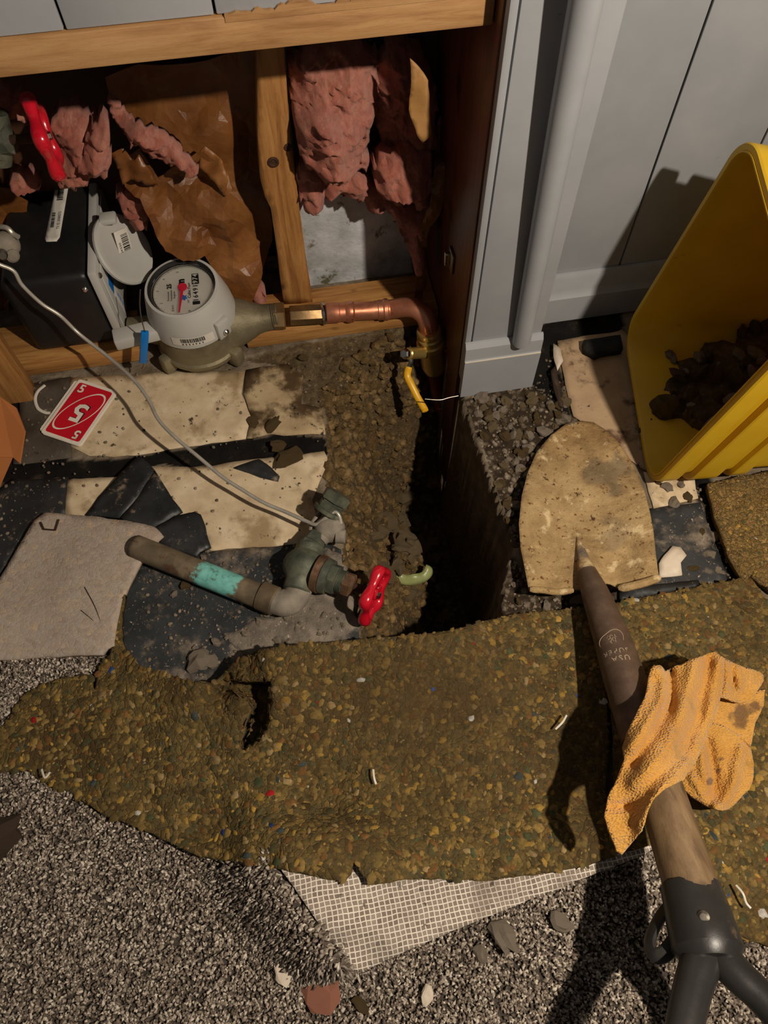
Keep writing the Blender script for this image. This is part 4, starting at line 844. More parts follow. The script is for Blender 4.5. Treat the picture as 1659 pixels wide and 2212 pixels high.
lathe('lug', at(22, 548, y=.87), (.5, -.8, .2), [(0, .009), (.01, .009), (.012, .006), (.0121, 0)], M['dustgrey'], lc_, 14)
tube('wire_end', catmull([at(-10, 490, y=.9), at(14, 492, y=.89), at(28, 505, y=.885), at(40, 512, y=.88)], 4), .0035, M['galv'], lc_, 10)
# ================================================================== PLAYING CARDS
def card(nm, px, z, lab, face=False):
    p = [at(u, v, z=z) for u, v in px]; ex = p[1]-p[0]; ey = p[3]-p[0]; t = thing(nm, lab, 'card', (p[0]+p[2])/2, 'playing cards by the meter')
    ex, ey = (p[1]-p[0]+p[2]-p[3])/2, (p[0]-p[3]+p[1]-p[2])/2; w, hgt_ = ex.length/2, ey.length/2; Mx = frame((p[0]+p[1]+p[2]+p[3])/4, ex, ey)
    def rr(a, b, r, zz0, zz1, name, mat, par):
        o = []
        for cx_, cy_, a0 in ((a-r, b-r, 0), (r-a, b-r, 90), (r-a, r-b, 180), (a-r, r-b, 270)):
            for k in range(7): q = math.radians(a0+15*k); o.append((cx_+r*math.cos(q), cy_+r*math.sin(q)))
        n = len(o); V = [Mx@Vector((x, y, zz0)) for x, y in o]+[Mx@Vector((x, y, zz1)) for x, y in o]
        return mesh_obj(name, V, [tuple(range(n, 2*n)), tuple(range(n))[::-1]]+[(i, (i+1) % n, n+(i+1) % n, n+i) for i in range(n)], mat, par, False)
    rr(w, hgt_, .0045, 0, .0007, 'card_stock', M['cardwhite'], t)
    if face:
        fc = rr(w*.87, hgt_*.905, .004, .0007, .0009, 'red_face', M['cardred'], t)
        V = []; n = 64
        for k in range(n):
            a = 2*math.pi*k/n
            for s_ in (1.0, .93 if True else 1):
                x, y = w*.60*s_*math.cos(a), hgt_*.88*s_*math.sin(a); th = math.radians(-26); V.append(Mx@Vector((x*math.cos(th)-y*math.sin(th), (x*math.sin(th)+y*math.cos(th))*.93, .0011)))
        mesh_obj('oval', V, [(2*k, 2*k+1, (2*k+3) % (2*n), (2*k+2) % (2*n)) for k in range(n)], M['cardwhite'], fc, False)
        def num(x, y, sz, rot, sh):
            text_mesh('numeral_shadow', '5', sz, Mx@Matrix.Translation((x*w+sh, y*hgt_+sh*.6, .0011))@Matrix.Rotation(rot, 4, 'Z'), M['ink'], fc, .0001, sz*.028)
            text_mesh('numeral', '5', sz, Mx@Matrix.Translation((x*w, y*hgt_, .0014))@Matrix.Rotation(rot, 4, 'Z'), M['cardwhite'], fc, .0001, sz*.024)
        num(-.56, .70, w*.62, 0, -.0006); num(.56, -.70, w*.62, math.pi, .0006); num(.02, -.02, w*1.35, math.pi, .0016)
    return t
CP4 = [(160, 817), (244, 843), (182, 967), (99, 937)]
card('playing_card', [(157, 822), (240, 846), (176, 962), (90, 930)], .0045, 'lower white-edged playing card peeking out beneath the red five')
card('playing_card', [(163, 818), (247, 846), (184, 968), (101, 941)], .0056, 'middle white-edged playing card sandwiched right under the red five')
card('playing_card', CP4, .0067, 'red number five playing card on top by the water meter', True)
zt1 = tube('plastic_curl', catmull([at(97, 832, z=.004), at(82, 845, z=.004), at(76, 862, z=.004), at(82, 882, z=.004), at(97, 891, z=.004), at(108, 892, z=.004)], 5), .0026, M['whiteplastic'], None, 10, ell=.6)
prop(zt1, 'white curved plastic strip beside the red playing card', 'plastic strip')
# ================================================================== LOOSE TILE SHARDS
def shard(px, zs, label, mat='tile_black', th=.0035, jit=1.5, nm='tile_shard', cat='tile shard', step=12):
    return prop(sheet(nm, px, zs, M[mat], 'z', step, th, jit, .0004, 40), label, cat)
shard([(186, 1112), (212, 1075), (262, 1022), (300, 982), (322, 1000), (336, 1016), (300, 1070), (262, 1118)], [(200, 1100, .007), (300, 990, .014), (330, 1015, .014)], 'pointed dark tile shard with scraped face lying furthest left')
shard([(262, 1118), (300, 1070), (336, 1016), (356, 1050), (394, 1106), (378, 1116), (340, 1135), (330, 1150)], [(300, 1100, .013), (336, 1016, .017), (390, 1105, .010)], 'dark tile shard overlapping the scraped pointed one')
shard([(335, 1140), (380, 1115), (420, 1106), (434, 1112), (446, 1150), (456, 1182), (432, 1192), (426, 1202), (345, 1176)], [(340, 1150, .016), (430, 1115, .017), (450, 1185, .012)], 'jagged dark tile shard touching the old verdigris pipe')
shard([(505, 1008), (560, 990), (585, 1010), (606, 1030), (602, 1040), (560, 1030)], [(550, 1010, .006)], 'small scraped dark sliver beside the round clay lump', jit=2.5)
shard([(1424, 1218), (1434, 1200), (1452, 1178), (1470, 1182), (1484, 1200), (1472, 1215), (1474, 1242), (1426, 1246)], [(1450, 1200, .008)], 'white tile chip lying right of the shovel blade', 'whitechip', .005)
shard([(1196, 742), (1212, 752), (1218, 780), (1205, 800), (1196, 770)], [(1205, 770, .008)], 'white splinter at the foot of the wall right of the column', 'whitechip', .003)
shard([(1190, 800), (1200, 790), (1212, 840), (1218, 880), (1208, 876), (1196, 840)], [(1205, 840, .006)], 'narrow dark splinter below the white one', 'woodchip', .004)
shard([(1262, 735), (1340, 722), (1346, 752), (1300, 760), (1288, 766), (1262, 752)], [(1300, 740, .018)], 'black rubber shim on tan lino near the bucket mouth', 'mastic', .014)
shard([(1338, 1272), (1420, 1262), (1510, 1252), (1516, 1268), (1420, 1284), (1340, 1300)], [(1420, 1270, .010)], 'narrow blue-black tile strip along the pad edge right of the shovel neck', 'tile_black', .006)
# ================================================================== STONES, CLODS
ROCKS = [rock_geo(2, .75, 1.9, k, .7) for k in range(6)]
ROCKM = []
for k, (P, F) in enumerate(ROCKS):
    me = bpy.data.meshes.new('rock'); me.from_pydata([tuple(p) for p in P], [], F); me.update()
    ca = me.color_attributes.new('Col', 'FLOAT_COLOR', 'POINT'); ca.data.foreach_set('color', np.ones(len(P)*4, np.float32)); ROCKM.append(me)
def rockmesh(k, mat):
    key = ROCKM[k].name+mat
    if key not in bpy.data.meshes: m = ROCKM[k].copy(); m.name = key; m.materials.append(M[mat])
    return bpy.data.meshes[key]
def rock(nm, px, r, mat, label, cat='stone', group=None, z=None, k=0, squash=1.0, dz=.35):
    p = at(*px, z=0); zz = hgt(p.x, p.y) if z is None else z; p = at(*px, z=zz)
    o = bpy.data.objects.new(nm, rockmesh(k, mat)); COL.objects.link(o)
    o.location = (p.x, p.y, zz+r*dz); o.scale = (r, r*random.uniform(.75, 1.1), r*squash); o.rotation_euler = (random.uniform(-.4, .4), random.uniform(-.4, .4), random.uniform(0, 6.28))
    return prop(o, label, cat, group)
rock('clay_lump', (625, 995), .0195, 'clod', 'round flat clay lump on the beige lino edge', 'clay', z=.003, squash=.6, k=1)
rock('clay_lump', (598, 966), .010, 'clod', 'small clay crumb stuck to the round lump', 'clay', z=.003, k=2)
rock('clay_lump', (590, 922), .013, 'clod', 'brown clay crumb right of the card strip, larger of two', 'clay', z=.003, squash=.5, k=3)
rock('clay_lump', (548, 914), .009, 'clod', 'brown clay crumb right of the card strip, smaller of two', 'clay', z=.003, squash=.5, k=4)
rock('stone', (655, 775), .008, 'clod', 'yellowish stone in the soil below the sole plate', z=.003, k=5)
rock('stone', (697, 2128), .020, 'brickred', 'flat pinkish stone on the carpet below the white backing', z=.016, squash=.25, k=2)
rock('stone', (1086, 2022), .016, 'stone', 'pale stone chip at the frayed backing edge', z=.018, squash=.6, k=3)
rock('stone', (1211, 1993), .012, 'stone', 'pale stone chip on carpet nearest the shovel grip', z=.016, squash=.6, k=4)
rock('stone', (1040, 2062), .009, 'stone', 'small grey chip on carpet below the backing edge', z=.016, squash=.5, k=5)
rock('stone', (622, 2092), .012, 'whitechip', 'flat angular tan chip on carpet left of the pink stone', z=.017, squash=.3, k=1)
rock('stone', (922, 2148), .008, 'whitechip', 'tiny white crumb on carpet right of the pink stone', z=.017, squash=.5, k=0)
rock('stone', (778, 2170), .008, 'clod', 'brown crumb on carpet below the pink stone', z=.016, squash=.5, k=0)
rock('clay_lump', (6, 1812), .024, 'woodchip', 'dark brown clod on carpet at the left edge', 'clay', z=.014, k=3)
rock('pebble', (402, 1265), .0065, 'clod', 'tan pebble on black tile below the old pipe', z=.002, k=1)
rock('pebble', (376, 1285), .005, 'stone', 'white pebble on black tile below the old pipe', z=.002, k=2)
rock('stone', (430, 1428), .014, 'stone', 'reddish grey stone in the shade at the tile corner', z=.002, k=3)
rock('stone', (452, 1430), .011, 'stone', 'pale stone touching the reddish grey one', z=.002, k=4)
r2 = random.Random(9)
CH = [(330, 1183), (440, 1205), (448, 1190), (520, 1290), (548, 1298), (575, 1330), (468, 1388), (490, 1378), (530, 1370), (600, 1385), (640, 1360), (700, 1330), (560, 1345), (620, 1335), (660, 1400), (420, 1400), (740, 1350), (690, 1370)]
for i, q in enumerate(CH): rock('rubble_chip', q, r2.uniform(.003, .006), 'stone', 'small pale rubble chip scattered on the dusty black tile', 'rubble', 'rubble chips on the black tile', .002, i % 6)
for i in range(230):
    u, v = r2.uniform(1005, 1290), r2.uniform(850, 1180)
    if not inpoly(np.array([[u, v]]), RUB)[0]: continue
    mt_ = r2.choice(('stone', 'clod_pale', 'clod')); near = 'by the column base' if v < 930 else ('between the trench and the blade tip' if v < 1040 else 'along the left edge of the shovel blade')
    rock('rubble_chip', (u, v), r2.uniform(.003, .0095), mt_, {'stone': 'grey concrete chip', 'clod_pale': 'pale tan rubble crumb', 'clod': 'dark brown rubble crumb'}[mt_]+' on the broken slab '+near, 'rubble', {'stone': 'grey', 'clod_pale': 'tan', 'clod': 'brown'}[mt_]+' rubble '+near, None, i % 6)
for i, (u, v) in enumerate(((1420, 1045), (1440, 1055), (1470, 1050), (1485, 1075), (1500, 1062), (1455, 1090), (1495, 1230), (1530, 1200), (1550, 1235), (1515, 1150), (1540, 1160), (1110, 1265), (1120, 1300), (1180, 1310), (1240, 1300))):
    rock('rubble_chip', (u, v), r2.uniform(.004, .009), 'stone' if i % 3 else 'clod', 'gritty chip on the slab around the shovel neck and bucket corner', 'rubble', 'grit near the shovel', None, i % 6)
# clods in the trench, small crumbs joined
def soilpt(u, v):
    p = at(u, v, z=-.1)
    zz = -.1
    for _ in range(16): zz = .5*zz+.5*float(hgt(p.x, p.y)); p = at(u, v, z=zz)
    return p
for i in range(64):
    t = r2.random(); u = 880+r2.gauss(0, 34); v = 1165+r2.gauss(0, 48)
    p = soilpt(u, v)
    if p.z > -.03 or abs(float(hgt(p.x, p.y))-p.z) > .006: continue
    lab_ = 'crumbly soil clod heaped '+('above' if v < 1165 else 'beside')+' the pale green shard on the trench bank'; o = bpy.data.objects.new('soil_clod', rockmesh(i % 6, 'clod_pale')); COL.objects.link(o); s_ = r2.uniform(.007, .019); o.location = (p.x, p.y, p.z+s_*.5); o.scale = (s_, s_*.9, s_*.8); o.rotation_euler = (r2.random()*6, r2.random()*6, r2.random()*6)
    prop(o, lab_, 'soil', 'clods '+('above' if v < 1165 else 'beside')+' the green shard')
pts = []; sz = []; HW = wp(HOLE); RW = wp(RIGHT)
for i in range(5200):
    u, v = r2.uniform(690, 1105), r2.uniform(730, 1370)
    p = soilpt(u, v)
    q_ = np.array([[p.x, p.y]])
    if not inpoly(q_, HW)[0] or segdist(q_, RW, False)[0] < .045 or abs(float(hgt(p.x, p.y))-p.z) > .004: continue
    pts.append(np.array(p)); sz.append(r2.choice((.0015, .002, .0025, .003, .004, .006, .009)))
sc_ = rng.uniform(.7, 1.25, (len(pts), 1))*np.array([[1, .96, .9]])
SM = [rock_geo(1, .4, 1.6, k, .8) for k in range(4)]
gr_ = scatter('soil_grit', pts, sz, M['clod'], SM, None, sc_, sink=.3); prop(gr_, 'loose brown soil crumbs covering the trench bank', 'soil', kind='stuff')
pts = []; sz = []
for poly, n, zz in ((RUB, 1600, None), (RUB2, 700, None), (RUB3, 500, None), (SOIL2, 220, None), ([(300, 1215), (640, 1180), (735, 1190), (775, 1370), (600, 1480), (300, 1450)], 420, .0025), ([(150, 810), (700, 790), (700, 1160), (150, 1100)], 120, .003), ([(0, 840), (150, 820), (140, 1100), (0, 1240)], 160, .0025)):
    b = np.array(poly); lo2, hi2 = b.min(0), b.max(0)
    for i in range(n):
        q = rng.uniform(lo2, hi2)
        if inpoly(q[None], b)[0]:
            p = at(*q, z=0); z2 = float(hgt(p.x, p.y)) if zz is None else zz; p.z = max(z2, -.02); pts.append(np.array(p)); sz.append(rng.choice((.0009, .0013, .0018, .0026)))
sc_ = rng.uniform(.45, 1.15, (len(pts), 1))*np.array([[1, .96, .9]])
gt = scatter('rubble_grit', pts, sz, M['stone'], SM, None, sc_, sink=.3); prop(gt, 'fine pale grit strewn over the slab and old tiles', 'grit', kind='stuff')
# pale green plastic shards in the trench
p = soilpt(890, 1240); V = []; Fc = []
n_ = 14
for k in range(n_+1):
    a = math.pi*k/n_
    for j in range(4):
        b = .9*j/3; r = .034*math.cos(b*.9); V.append((p.x+r*math.cos(a)*1.0, p.y-.004-r*.62*math.sin(a)+.010*math.sin(b), p.z+.012+.016*math.sin(b)*(.8+.2*math.sin(a*5))))
for k in range(n_):
    for j in range(3): Fc.append((k*4+j, k*4+j+1, k*4+j+5, k*4+j+4))
gs = mesh_obj('plastic_shard', V, Fc, M['greenplastic']); gs.modifiers.new('solid', 'SOLIDIFY').thickness = .0015
prop(gs, 'curved pale green shard half buried beside the red handwheel', 'shard')
# ================================================================== CARPET
CARP = [(-360, 1400), (-120, 1385), (60, 1380), (255, 1385), (330, 1480), (420, 1560), (640, 1800), (1350, 1780), (1545, 1800), (1740, 1900), (1960, 2000), (1960, 2640), (-360, 2640)]
FOLD = [(600, 1868), (645, 1935), (700, 2012), (742, 2078)]
def carp_fn(uv, P):
    d = segdist(uv, FOLD, False); left = uv[:, 0] < np.interp(uv[:, 1], [1868, 1935, 2012, 2078], [600, 645, 700, 742])+4
    w = sstep(170, 0, d)*sstep(2150, 2060, uv[:, 1]); m = (uv[:, 0]*.85+(uv[:, 1]-1868)*-.5) < 600*.85+14
    return np.where(left, .052*w, .012*w)+.003*fbm(P, 9, 2, 4)
ct = thing('carpet', 'speckled grey-brown pile carpet turned back in the foreground', 'carpet', at(600, 2150, z=0))
cs = sheet('carpet_base', CARP, [(800, 2000, .010)], M['carpetbase'], 'z', 17, .008, 3, fn=carp_fn, parent=ct)
P, tr = SHEETS[cs.name]; q, nr = sample(P, tr, 78000, 5)
r_ = np.random.default_rng(8); N_ = len(q)
shade = r_.choice(4, N_, p=[.3, .28, .27, .15]); pal = np.array([lin(c)[:3] for c in ((110, 98, 87), (142, 128, 115), (178, 165, 150), (216, 204, 188))])
tc = pal[shade]*r_.uniform(.85, 1.15, (N_, 1))
hgt_t = r_.uniform(.004, .0075, N_); rad = r_.uniform(.0011, .0021, N_); le = r_.normal(0, .0026, (N_, 2)); an = r_.uniform(0, 6.28, N_)
V = np.zeros((N_, 7, 3)); C3 = np.zeros((N_, 7, 3))
for k in range(3):
    a = an+k*2.094; d = np.c_[np.cos(a), np.sin(a), np.zeros(N_)]*rad[:, None]
    V[:, k] = q+d-nr*.001; V[:, 3+k] = q+d*1.25+nr*(hgt_t*.6)[:, None]+np.c_[le*.5, np.zeros(N_)]
V[:, 6] = q+nr*hgt_t[:, None]+np.c_[le, np.zeros(N_)]
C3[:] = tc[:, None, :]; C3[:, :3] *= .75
base = np.array([(0, 1, 4, 3), (1, 2, 5, 4), (2, 0, 3, 5)]); tip = np.array([(3, 4, 6), (4, 5, 6), (5, 3, 6)])
off = (np.arange(N_)*7)[:, None, None]
Fc = (base[None]+off).reshape(-1, 4).tolist()+(tip[None]+off).reshape(-1, 3).tolist()
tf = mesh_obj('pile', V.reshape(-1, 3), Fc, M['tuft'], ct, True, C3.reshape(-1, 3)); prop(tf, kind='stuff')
# turned-back corner showing woven backing
BACK = [(600, 1866), (700, 1840), (1000, 1815), (1420, 1770), (1425, 1826), (1385, 1850), (1250, 1902), (1100, 1962), (950, 2022), (830, 2076), (785, 2100), (752, 2088), (738, 2072), (700, 2012), (645, 1935)]
bkg = sheet('turned_back_corner', BACK, [(600, 1870, .066), (660, 1960, .064), (740, 2075, .034), (790, 2095, .022), (1100, 1960, .026), (1400, 1840, .028), (900, 1880, .034), (1000, 1850, .028), (850, 1990, .040), (720, 1980, .062)], M['backing'], 'z', 9, .003, 2.0, fn=lambda uv, P: .002*fbm(P, 30, 2, 5), parent=ct)
bkg['label'] = 'whitish woven backing of the turned-back carpet corner'
# frayed threads along the cut edge
ED = catmull([(752, 2090), (785, 2102), (830, 2078), (950, 2024), (1100, 1964), (1250, 1904), (1385, 1852), (1425, 1828)], 40); V = []; Fc = []; rr = random.Random(3)
for i in range(0, len(ED), 3):
    u, v = ED[i]; L = rr.uniform(4, 12); p0 = at(u, v, z=.024); p1 = at(u+rr.uniform(-5, 5), v+L, z=.019); n0 = len(V); s_ = Vector((.0006, 0, 0)); V += [p0-s_, p0+s_, p1+s_*.5, p0+Vector((0, 0, .0009)), ]; Fc += [(n0, n0+1, n0+2), (n0, n0+2, n0+3), (n0+1, n0+3, n0+2)]
fr = mesh_obj('frayed_threads', V, Fc, M['backing'], ct, False, np.ones((len(V), 3))); prop(fr, kind='stuff')
# ================================================================== CARPET PADS
CHIPC = [((140, 116, 68), 9), ((162, 133, 76), 6), ((120, 101, 60), 9), ((94, 87, 58), 7), ((188, 150, 74), 3), ((90, 96, 66), 1.6), ((76, 86, 86), .35), ((132, 96, 56), 4), ((176, 150, 104), 2), ((60, 84, 140), .05), ((176, 40, 44), .06), ((206, 200, 190), .10)]
def chipgeo(k):
    r = np.random.default_rng(k); n = 7; a = np.linspace(0, 2*np.pi, n, endpoint=False)+r.uniform(-.3, .3, n); e = r.uniform(.4, .95)
    o = np.c_[np.cos(a), np.sin(a)*e]*r.uniform(.75, 1.1, (n, 1)); V = np.r_[np.c_[o, np.full(n, -.10)], np.c_[o*.86, np.full(n, .055)], [[0, 0, .085]]]
    F = [(i, (i+1) % n, n+(i+1) % n, n+i) for i in range(n)]+[(n+i, n+(i+1) % n, 2*n) for i in range(n)]; return V, F
CG = [chipgeo(k) for k in range(10)]
def chips(o, n, seed, keep=None, smin=.0017, smax=.0078, dull=None):
    P, tr = SHEETS[o.name]; q, nr = sample(P, tr, n, seed)
    r = np.random.default_rng(seed+500); w = np.array([c[1] for c in CHIPC]); k = r.choice(len(CHIPC), n, p=w/w.sum()); col = np.array([lin(c[0])[:3] for c in CHIPC])[k]*r.uniform(.7, 1.12, (n, 1))
    mud = at(930, 1500, z=.04); dirt = np.clip(sstep(-.1, .45, fbm(q, 7, 3, 21))+1.1*np.exp(-((q[:, 0]-mud.x)**2+(q[:, 1]-mud.y)**2)/.13**2), 0, 1.25)[:, None]; rare = (k >= 9)[:, None]; col = np.where(rare, col, col*(1-.68*dirt)+np.array(lin((84, 66, 42))[:3])*.68*dirt)
    sz = smin+(smax-smin)*r.random(n)**2.4
    c = scatter('foam_chips', q, sz, M['chip'], CG, o, col, nr, smooth=True, seed=seed); prop(c, kind='stuff')
PADP = [(-20, 1605), (55, 1495), (125, 1466), (195, 1456), (200, 1485), (206, 1492), (212, 1462), (210, 1440), (222, 1426), (240, 1410), (252, 1360), (258, 1300), (270, 1285), (264, 1330), (262, 1380), (275, 1412), (300, 1436), (340, 1450), (400, 1468), (460, 1476),
        (478, 1462), (505, 1430), (560, 1402), (650, 1390), (800, 1378), (900, 1371), (980, 1360), (1050, 1340), (1110, 1326), (1200, 1318), (1282, 1310), (1292, 1330), (1306, 1480), (1316, 1600), (1310, 1700), (1312, 1790), (1335, 1848), (1260, 1872), (1150, 1890), (1050, 1902), (900, 1898), (795, 1912), (778, 1880), (765, 1858), (758, 1888), (742, 1906), (640, 1885), (560, 1868), (430, 1850), (330, 1802), (230, 1762), (150, 1712), (92, 1690), (60, 1664), (-20, 1668)]
def pad_fn(uv, P):
    u, v = uv[:, 0], uv[:, 1]
    cu = 556+.0*v; slot = np.exp(-((u-(560-.12*(v-1540)))/23)**4)*sstep(1455, 1490, v)*sstep(1640, 1575, v)
    return .003*fbm(P, 12, 3, 6)+.0012*fbm(P, 70, 3, 7)
pctrl = [(0, 1640, .020), (120, 1480, .018), (130, 1690, .018), (230, 1430, .022), (262, 1340, .020), (330, 1450, .036), (430, 1480, .048), (530, 1500, .056), (535, 1590, .044), (420, 1580, .034), (300, 1600, .026), (480, 1465, .016), (505, 1435, .022), (590, 1420, .050), (610, 1500, .056), (605, 1600, .044), (700, 1400, .048), (800, 1385, .046), (900, 1376, .044), (1000, 1362, .036), (1100, 1330, .024), (1280, 1315, .016), (800, 1500, .044), (1000, 1500, .032), (1200, 1500, .020), (700, 1700, .032), (900, 1700, .034), (1100, 1700, .030), (1300, 1700, .018), (430, 1800, .024), (640, 1870, .074), (560, 1862, .062), (700, 1860, .07), (430, 1840, .036), (780, 1890, .062), (1000, 1880, .046), (1200, 1870, .040), (1320, 1840, .038), (300, 1750, .022)]
def pad_d(uv, dep):
    u, v = uv[:, 0], uv[:, 1]; SL = [(470, 1462), (520, 1468), (583, 1468), (588, 1520), (580, 1570), (556, 1602), (524, 1624), (520, 1600), (534, 1562), (546, 1527), (530, 1508), (500, 1488)]; s = inpoly(uv, SL)*sstep(0, 7, segdist(uv, SL))
    m = sstep(470, 590, u)*sstep(1150, 950, u)*sstep(1560, 1380, v); dep = dep+.022*m+.010*sstep(300, 420, u)*sstep(545, 520, u)*sstep(1620, 1520, v)
    return dep*(1-s)+.006*s
def pad_col(uv, P):
    m = np.zeros(len(uv))
    for (u, v, ru, rv, w) in ((920, 1500, 330, 130, .95), (1150, 1600, 170, 190, .7), (640, 1440, 120, 60, .6), (760, 1840, 70, 60, .6), (90, 1630, 90, 70, .75), (400, 1500, 130, 40, .5)): m = np.maximum(m, w*np.exp(-((uv[:, 0]-u)/ru)**2-((uv[:, 1]-v)/rv)**2))
    m = np.clip(m*(1+.5*fbm(P, 18, 4, 31)), 0, 1); return np.c_[m, m, m]
mp = sheet('carpet_pad', PADP, pctrl, M['pad_mud'], 'z', 8, .010, 2.2, fn=pad_fn, dfn=pad_d, soft=22, cols=pad_col)
prop(mp, 'large wavy yellow-brown foam carpet pad spread across the middle', 'carpet pad'); chips(mp, 6200, 3)
rp = sheet('carpet_pad', [(1300, 1312), (1345, 1302), (1420, 1283), (1560, 1256), (1620, 1246), (1660, 1300), (1760, 1480), (1760, 2080), (1650, 2040), (1580, 2025), (1545, 1920), (1530, 1850), (1440, 1815), (1352, 1842), (1328, 1770), (1326, 1600), (1318, 1450)],
      [(1400, 1300, .016), (1600, 1300, .016), (1500, 1700, .018), (1600, 2000, .024), (1400, 1800, .034), (1350, 1840, .040)], M['pad'], 'z', 11, .010, 2.2, amp=.003, nscale=14)
prop(rp, 'yellow-brown foam carpet pad lying under the shovel handle', 'carpet pad'); chips(rp, 3000, 4)
tp = sheet('carpet_pad', [(1528, 1042), (1600, 1028), (1760, 1000), (1760, 1300), (1668, 1275), (1622, 1240), (1608, 1258), (1572, 1190), (1546, 1115)], [(1600, 1150, .018), (1700, 1150, .02)], M['pad_pale'], 'z', 10, .012, 2.5, amp=.003, nscale=16)
prop(tp, 'tan netted foam pad piece at the right below the yellow bucket', 'carpet pad'); chips(tp, 1100, 5, smax=.0036)
gp = sheet('carpet_pad', [(76, 1122), (97, 1108), (200, 1114), (290, 1128), (338, 1140), (353, 1158), (340, 1168), (318, 1176), (312, 1196), (296, 1230), (266, 1290), (252, 1345), (246, 1395), (232, 1400), (222, 1412), (170, 1414), (0, 1424), (-150, 1434), (-190, 1400), (-120, 1310), (0, 1248), (40, 1180)],
      [(100, 1115, .014), (340, 1150, .020), (200, 1250, .022), (0, 1400, .018), (240, 1390, .026), (50, 1200, .012)], M['pad_grey'], 'z', 11, .009, 1.6, amp=.0025, nscale=14)
prop(gp, 'grey felted underside of a folded carpet pad flap at the left', 'carpet pad')
tube('staple', [at(88, 1128, z=.0195), at(95, 1143, z=.0195), at(120, 1145, z=.0197), at(127, 1122, z=.0195)], .0012, M['rust'], gp, 6)
for k, c in enumerate((((183, 1268), (205, 1310), (222, 1358)), ((175, 1318), (205, 1345), (228, 1378)))):
    tube('hair', catmull([at(u, v, z=.0245) for u, v in c], 6), .0004, M['ink'], gp, 5)
# lint and paint flecks
for k, (pts_, lab) in enumerate(((((1590, 1912, .028), (1605, 1930, .032), (1612, 1950, .03), (1622, 1962, .03)), 'white twisted plastic scrap on the pad at the lower right'),
        (((806, 1662, .04), (808, 1680, .041), (812, 1694, .04)), 'white fleck at the centre of the large carpet pad'),
        (((90, 1662, .023), (97, 1680, .026), (108, 1668, .024)), 'white fleck at the left end of the large carpet pad'),
        (((1224, 1545, .024), (1215, 1560, .026), (1200, 1575, .024)), 'thin white shaving on the pad left of the shovel handle'))):
    o = tube('white_scrap', catmull([at(u, v, z=z+.008) for u, v, z in pts_], 4), .0013, M['whiteplastic'], None, 7, ell=.5); prop(o, lab, 'scrap')
# ================================================================== SHOVEL
sv = thing('shovel', 'dirt-caked round-point shovel with wooden shaft and black D-grip', 'shovel', at(1270, 1200, z=0))
BL = [(1256, 909), (1282, 912), (1312, 930), (1342, 962), (1372, 1010), (1392, 1060), (1405, 1110), (1412, 1150), (1417, 1200), (1424, 1248), (1400, 1262), (1360, 1270), (1334, 1270), (1318, 1262), (1300, 1262), (1270, 1278), (1240, 1274), (1200, 1279), (1170, 1274), (1142, 1272), (1134, 1230), (1124, 1180), (1121, 1130), (1127, 1070), (1140, 1020), (1160, 975), (1190, 940), (1222, 916)]
def bl_fn(uv, P):
    d = segdist(uv, [(1250, 1150), (1262, 1210), (1280, 1270)], False); t = sstep(1120, 1270, uv[:, 1])
    return .014*t*np.exp(-(d/22)**2)+.0008*fbm(P, 60, 4, 3)
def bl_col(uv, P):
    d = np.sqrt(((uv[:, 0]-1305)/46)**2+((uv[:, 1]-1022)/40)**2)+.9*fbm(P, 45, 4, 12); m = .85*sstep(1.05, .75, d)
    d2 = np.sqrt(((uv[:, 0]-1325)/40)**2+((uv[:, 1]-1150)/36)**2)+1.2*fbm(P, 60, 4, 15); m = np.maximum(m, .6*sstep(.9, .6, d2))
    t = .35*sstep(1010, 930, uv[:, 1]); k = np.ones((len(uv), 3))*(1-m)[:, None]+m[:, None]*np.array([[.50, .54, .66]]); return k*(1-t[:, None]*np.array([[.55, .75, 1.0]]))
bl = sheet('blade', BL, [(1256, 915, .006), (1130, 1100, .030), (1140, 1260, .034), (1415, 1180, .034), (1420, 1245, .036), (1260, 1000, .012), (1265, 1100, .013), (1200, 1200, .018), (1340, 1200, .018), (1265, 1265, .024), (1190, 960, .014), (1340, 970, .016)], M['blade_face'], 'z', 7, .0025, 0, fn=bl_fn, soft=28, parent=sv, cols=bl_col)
tube('foot_step', catmull([at(1336, 1271, z=.028), at(1365, 1266, z=.036), at(1395, 1258, z=.040), at(1424, 1248, z=.038)], 4), [.003]+[.0055]*11+[.004], M['blade'], sv, 10)
tube('foot_step', catmull([at(1144, 1273, z=.036), at(1175, 1275, z=.034), at(1205, 1279, z=.030), at(1238, 1275, z=.028)], 4), [.003]+[.0045]*11+[.003], M['blade'], sv, 10)
HB = at(1503, 1950, z=.145); HA = at(1322, 1380, z=.062)
hd_ = (HB-HA)
pth = catmull([at(1248, 1162, z=.020), at(1256, 1195, z=.026), at(1268, 1235, z=.034), at(1284, 1278, z=.042), at(1302, 1325, z=.052), HA, HA+hd_*.16, HA+hd_*.45], 6)
rad = np.interp(np.linspace(0, 1, len(pth)), [0, .14, .28, .42, .56, .7, .86, 1], [.0025, .007, .012, .0170, .0195, .0218, .0240, .0246])
tube('frog', pth[:15], rad[:15], M['blade'], sv, 24)
so_ = tube('socket', pth[12:], rad[12:]*1.02, M['socket'], sv, 24)
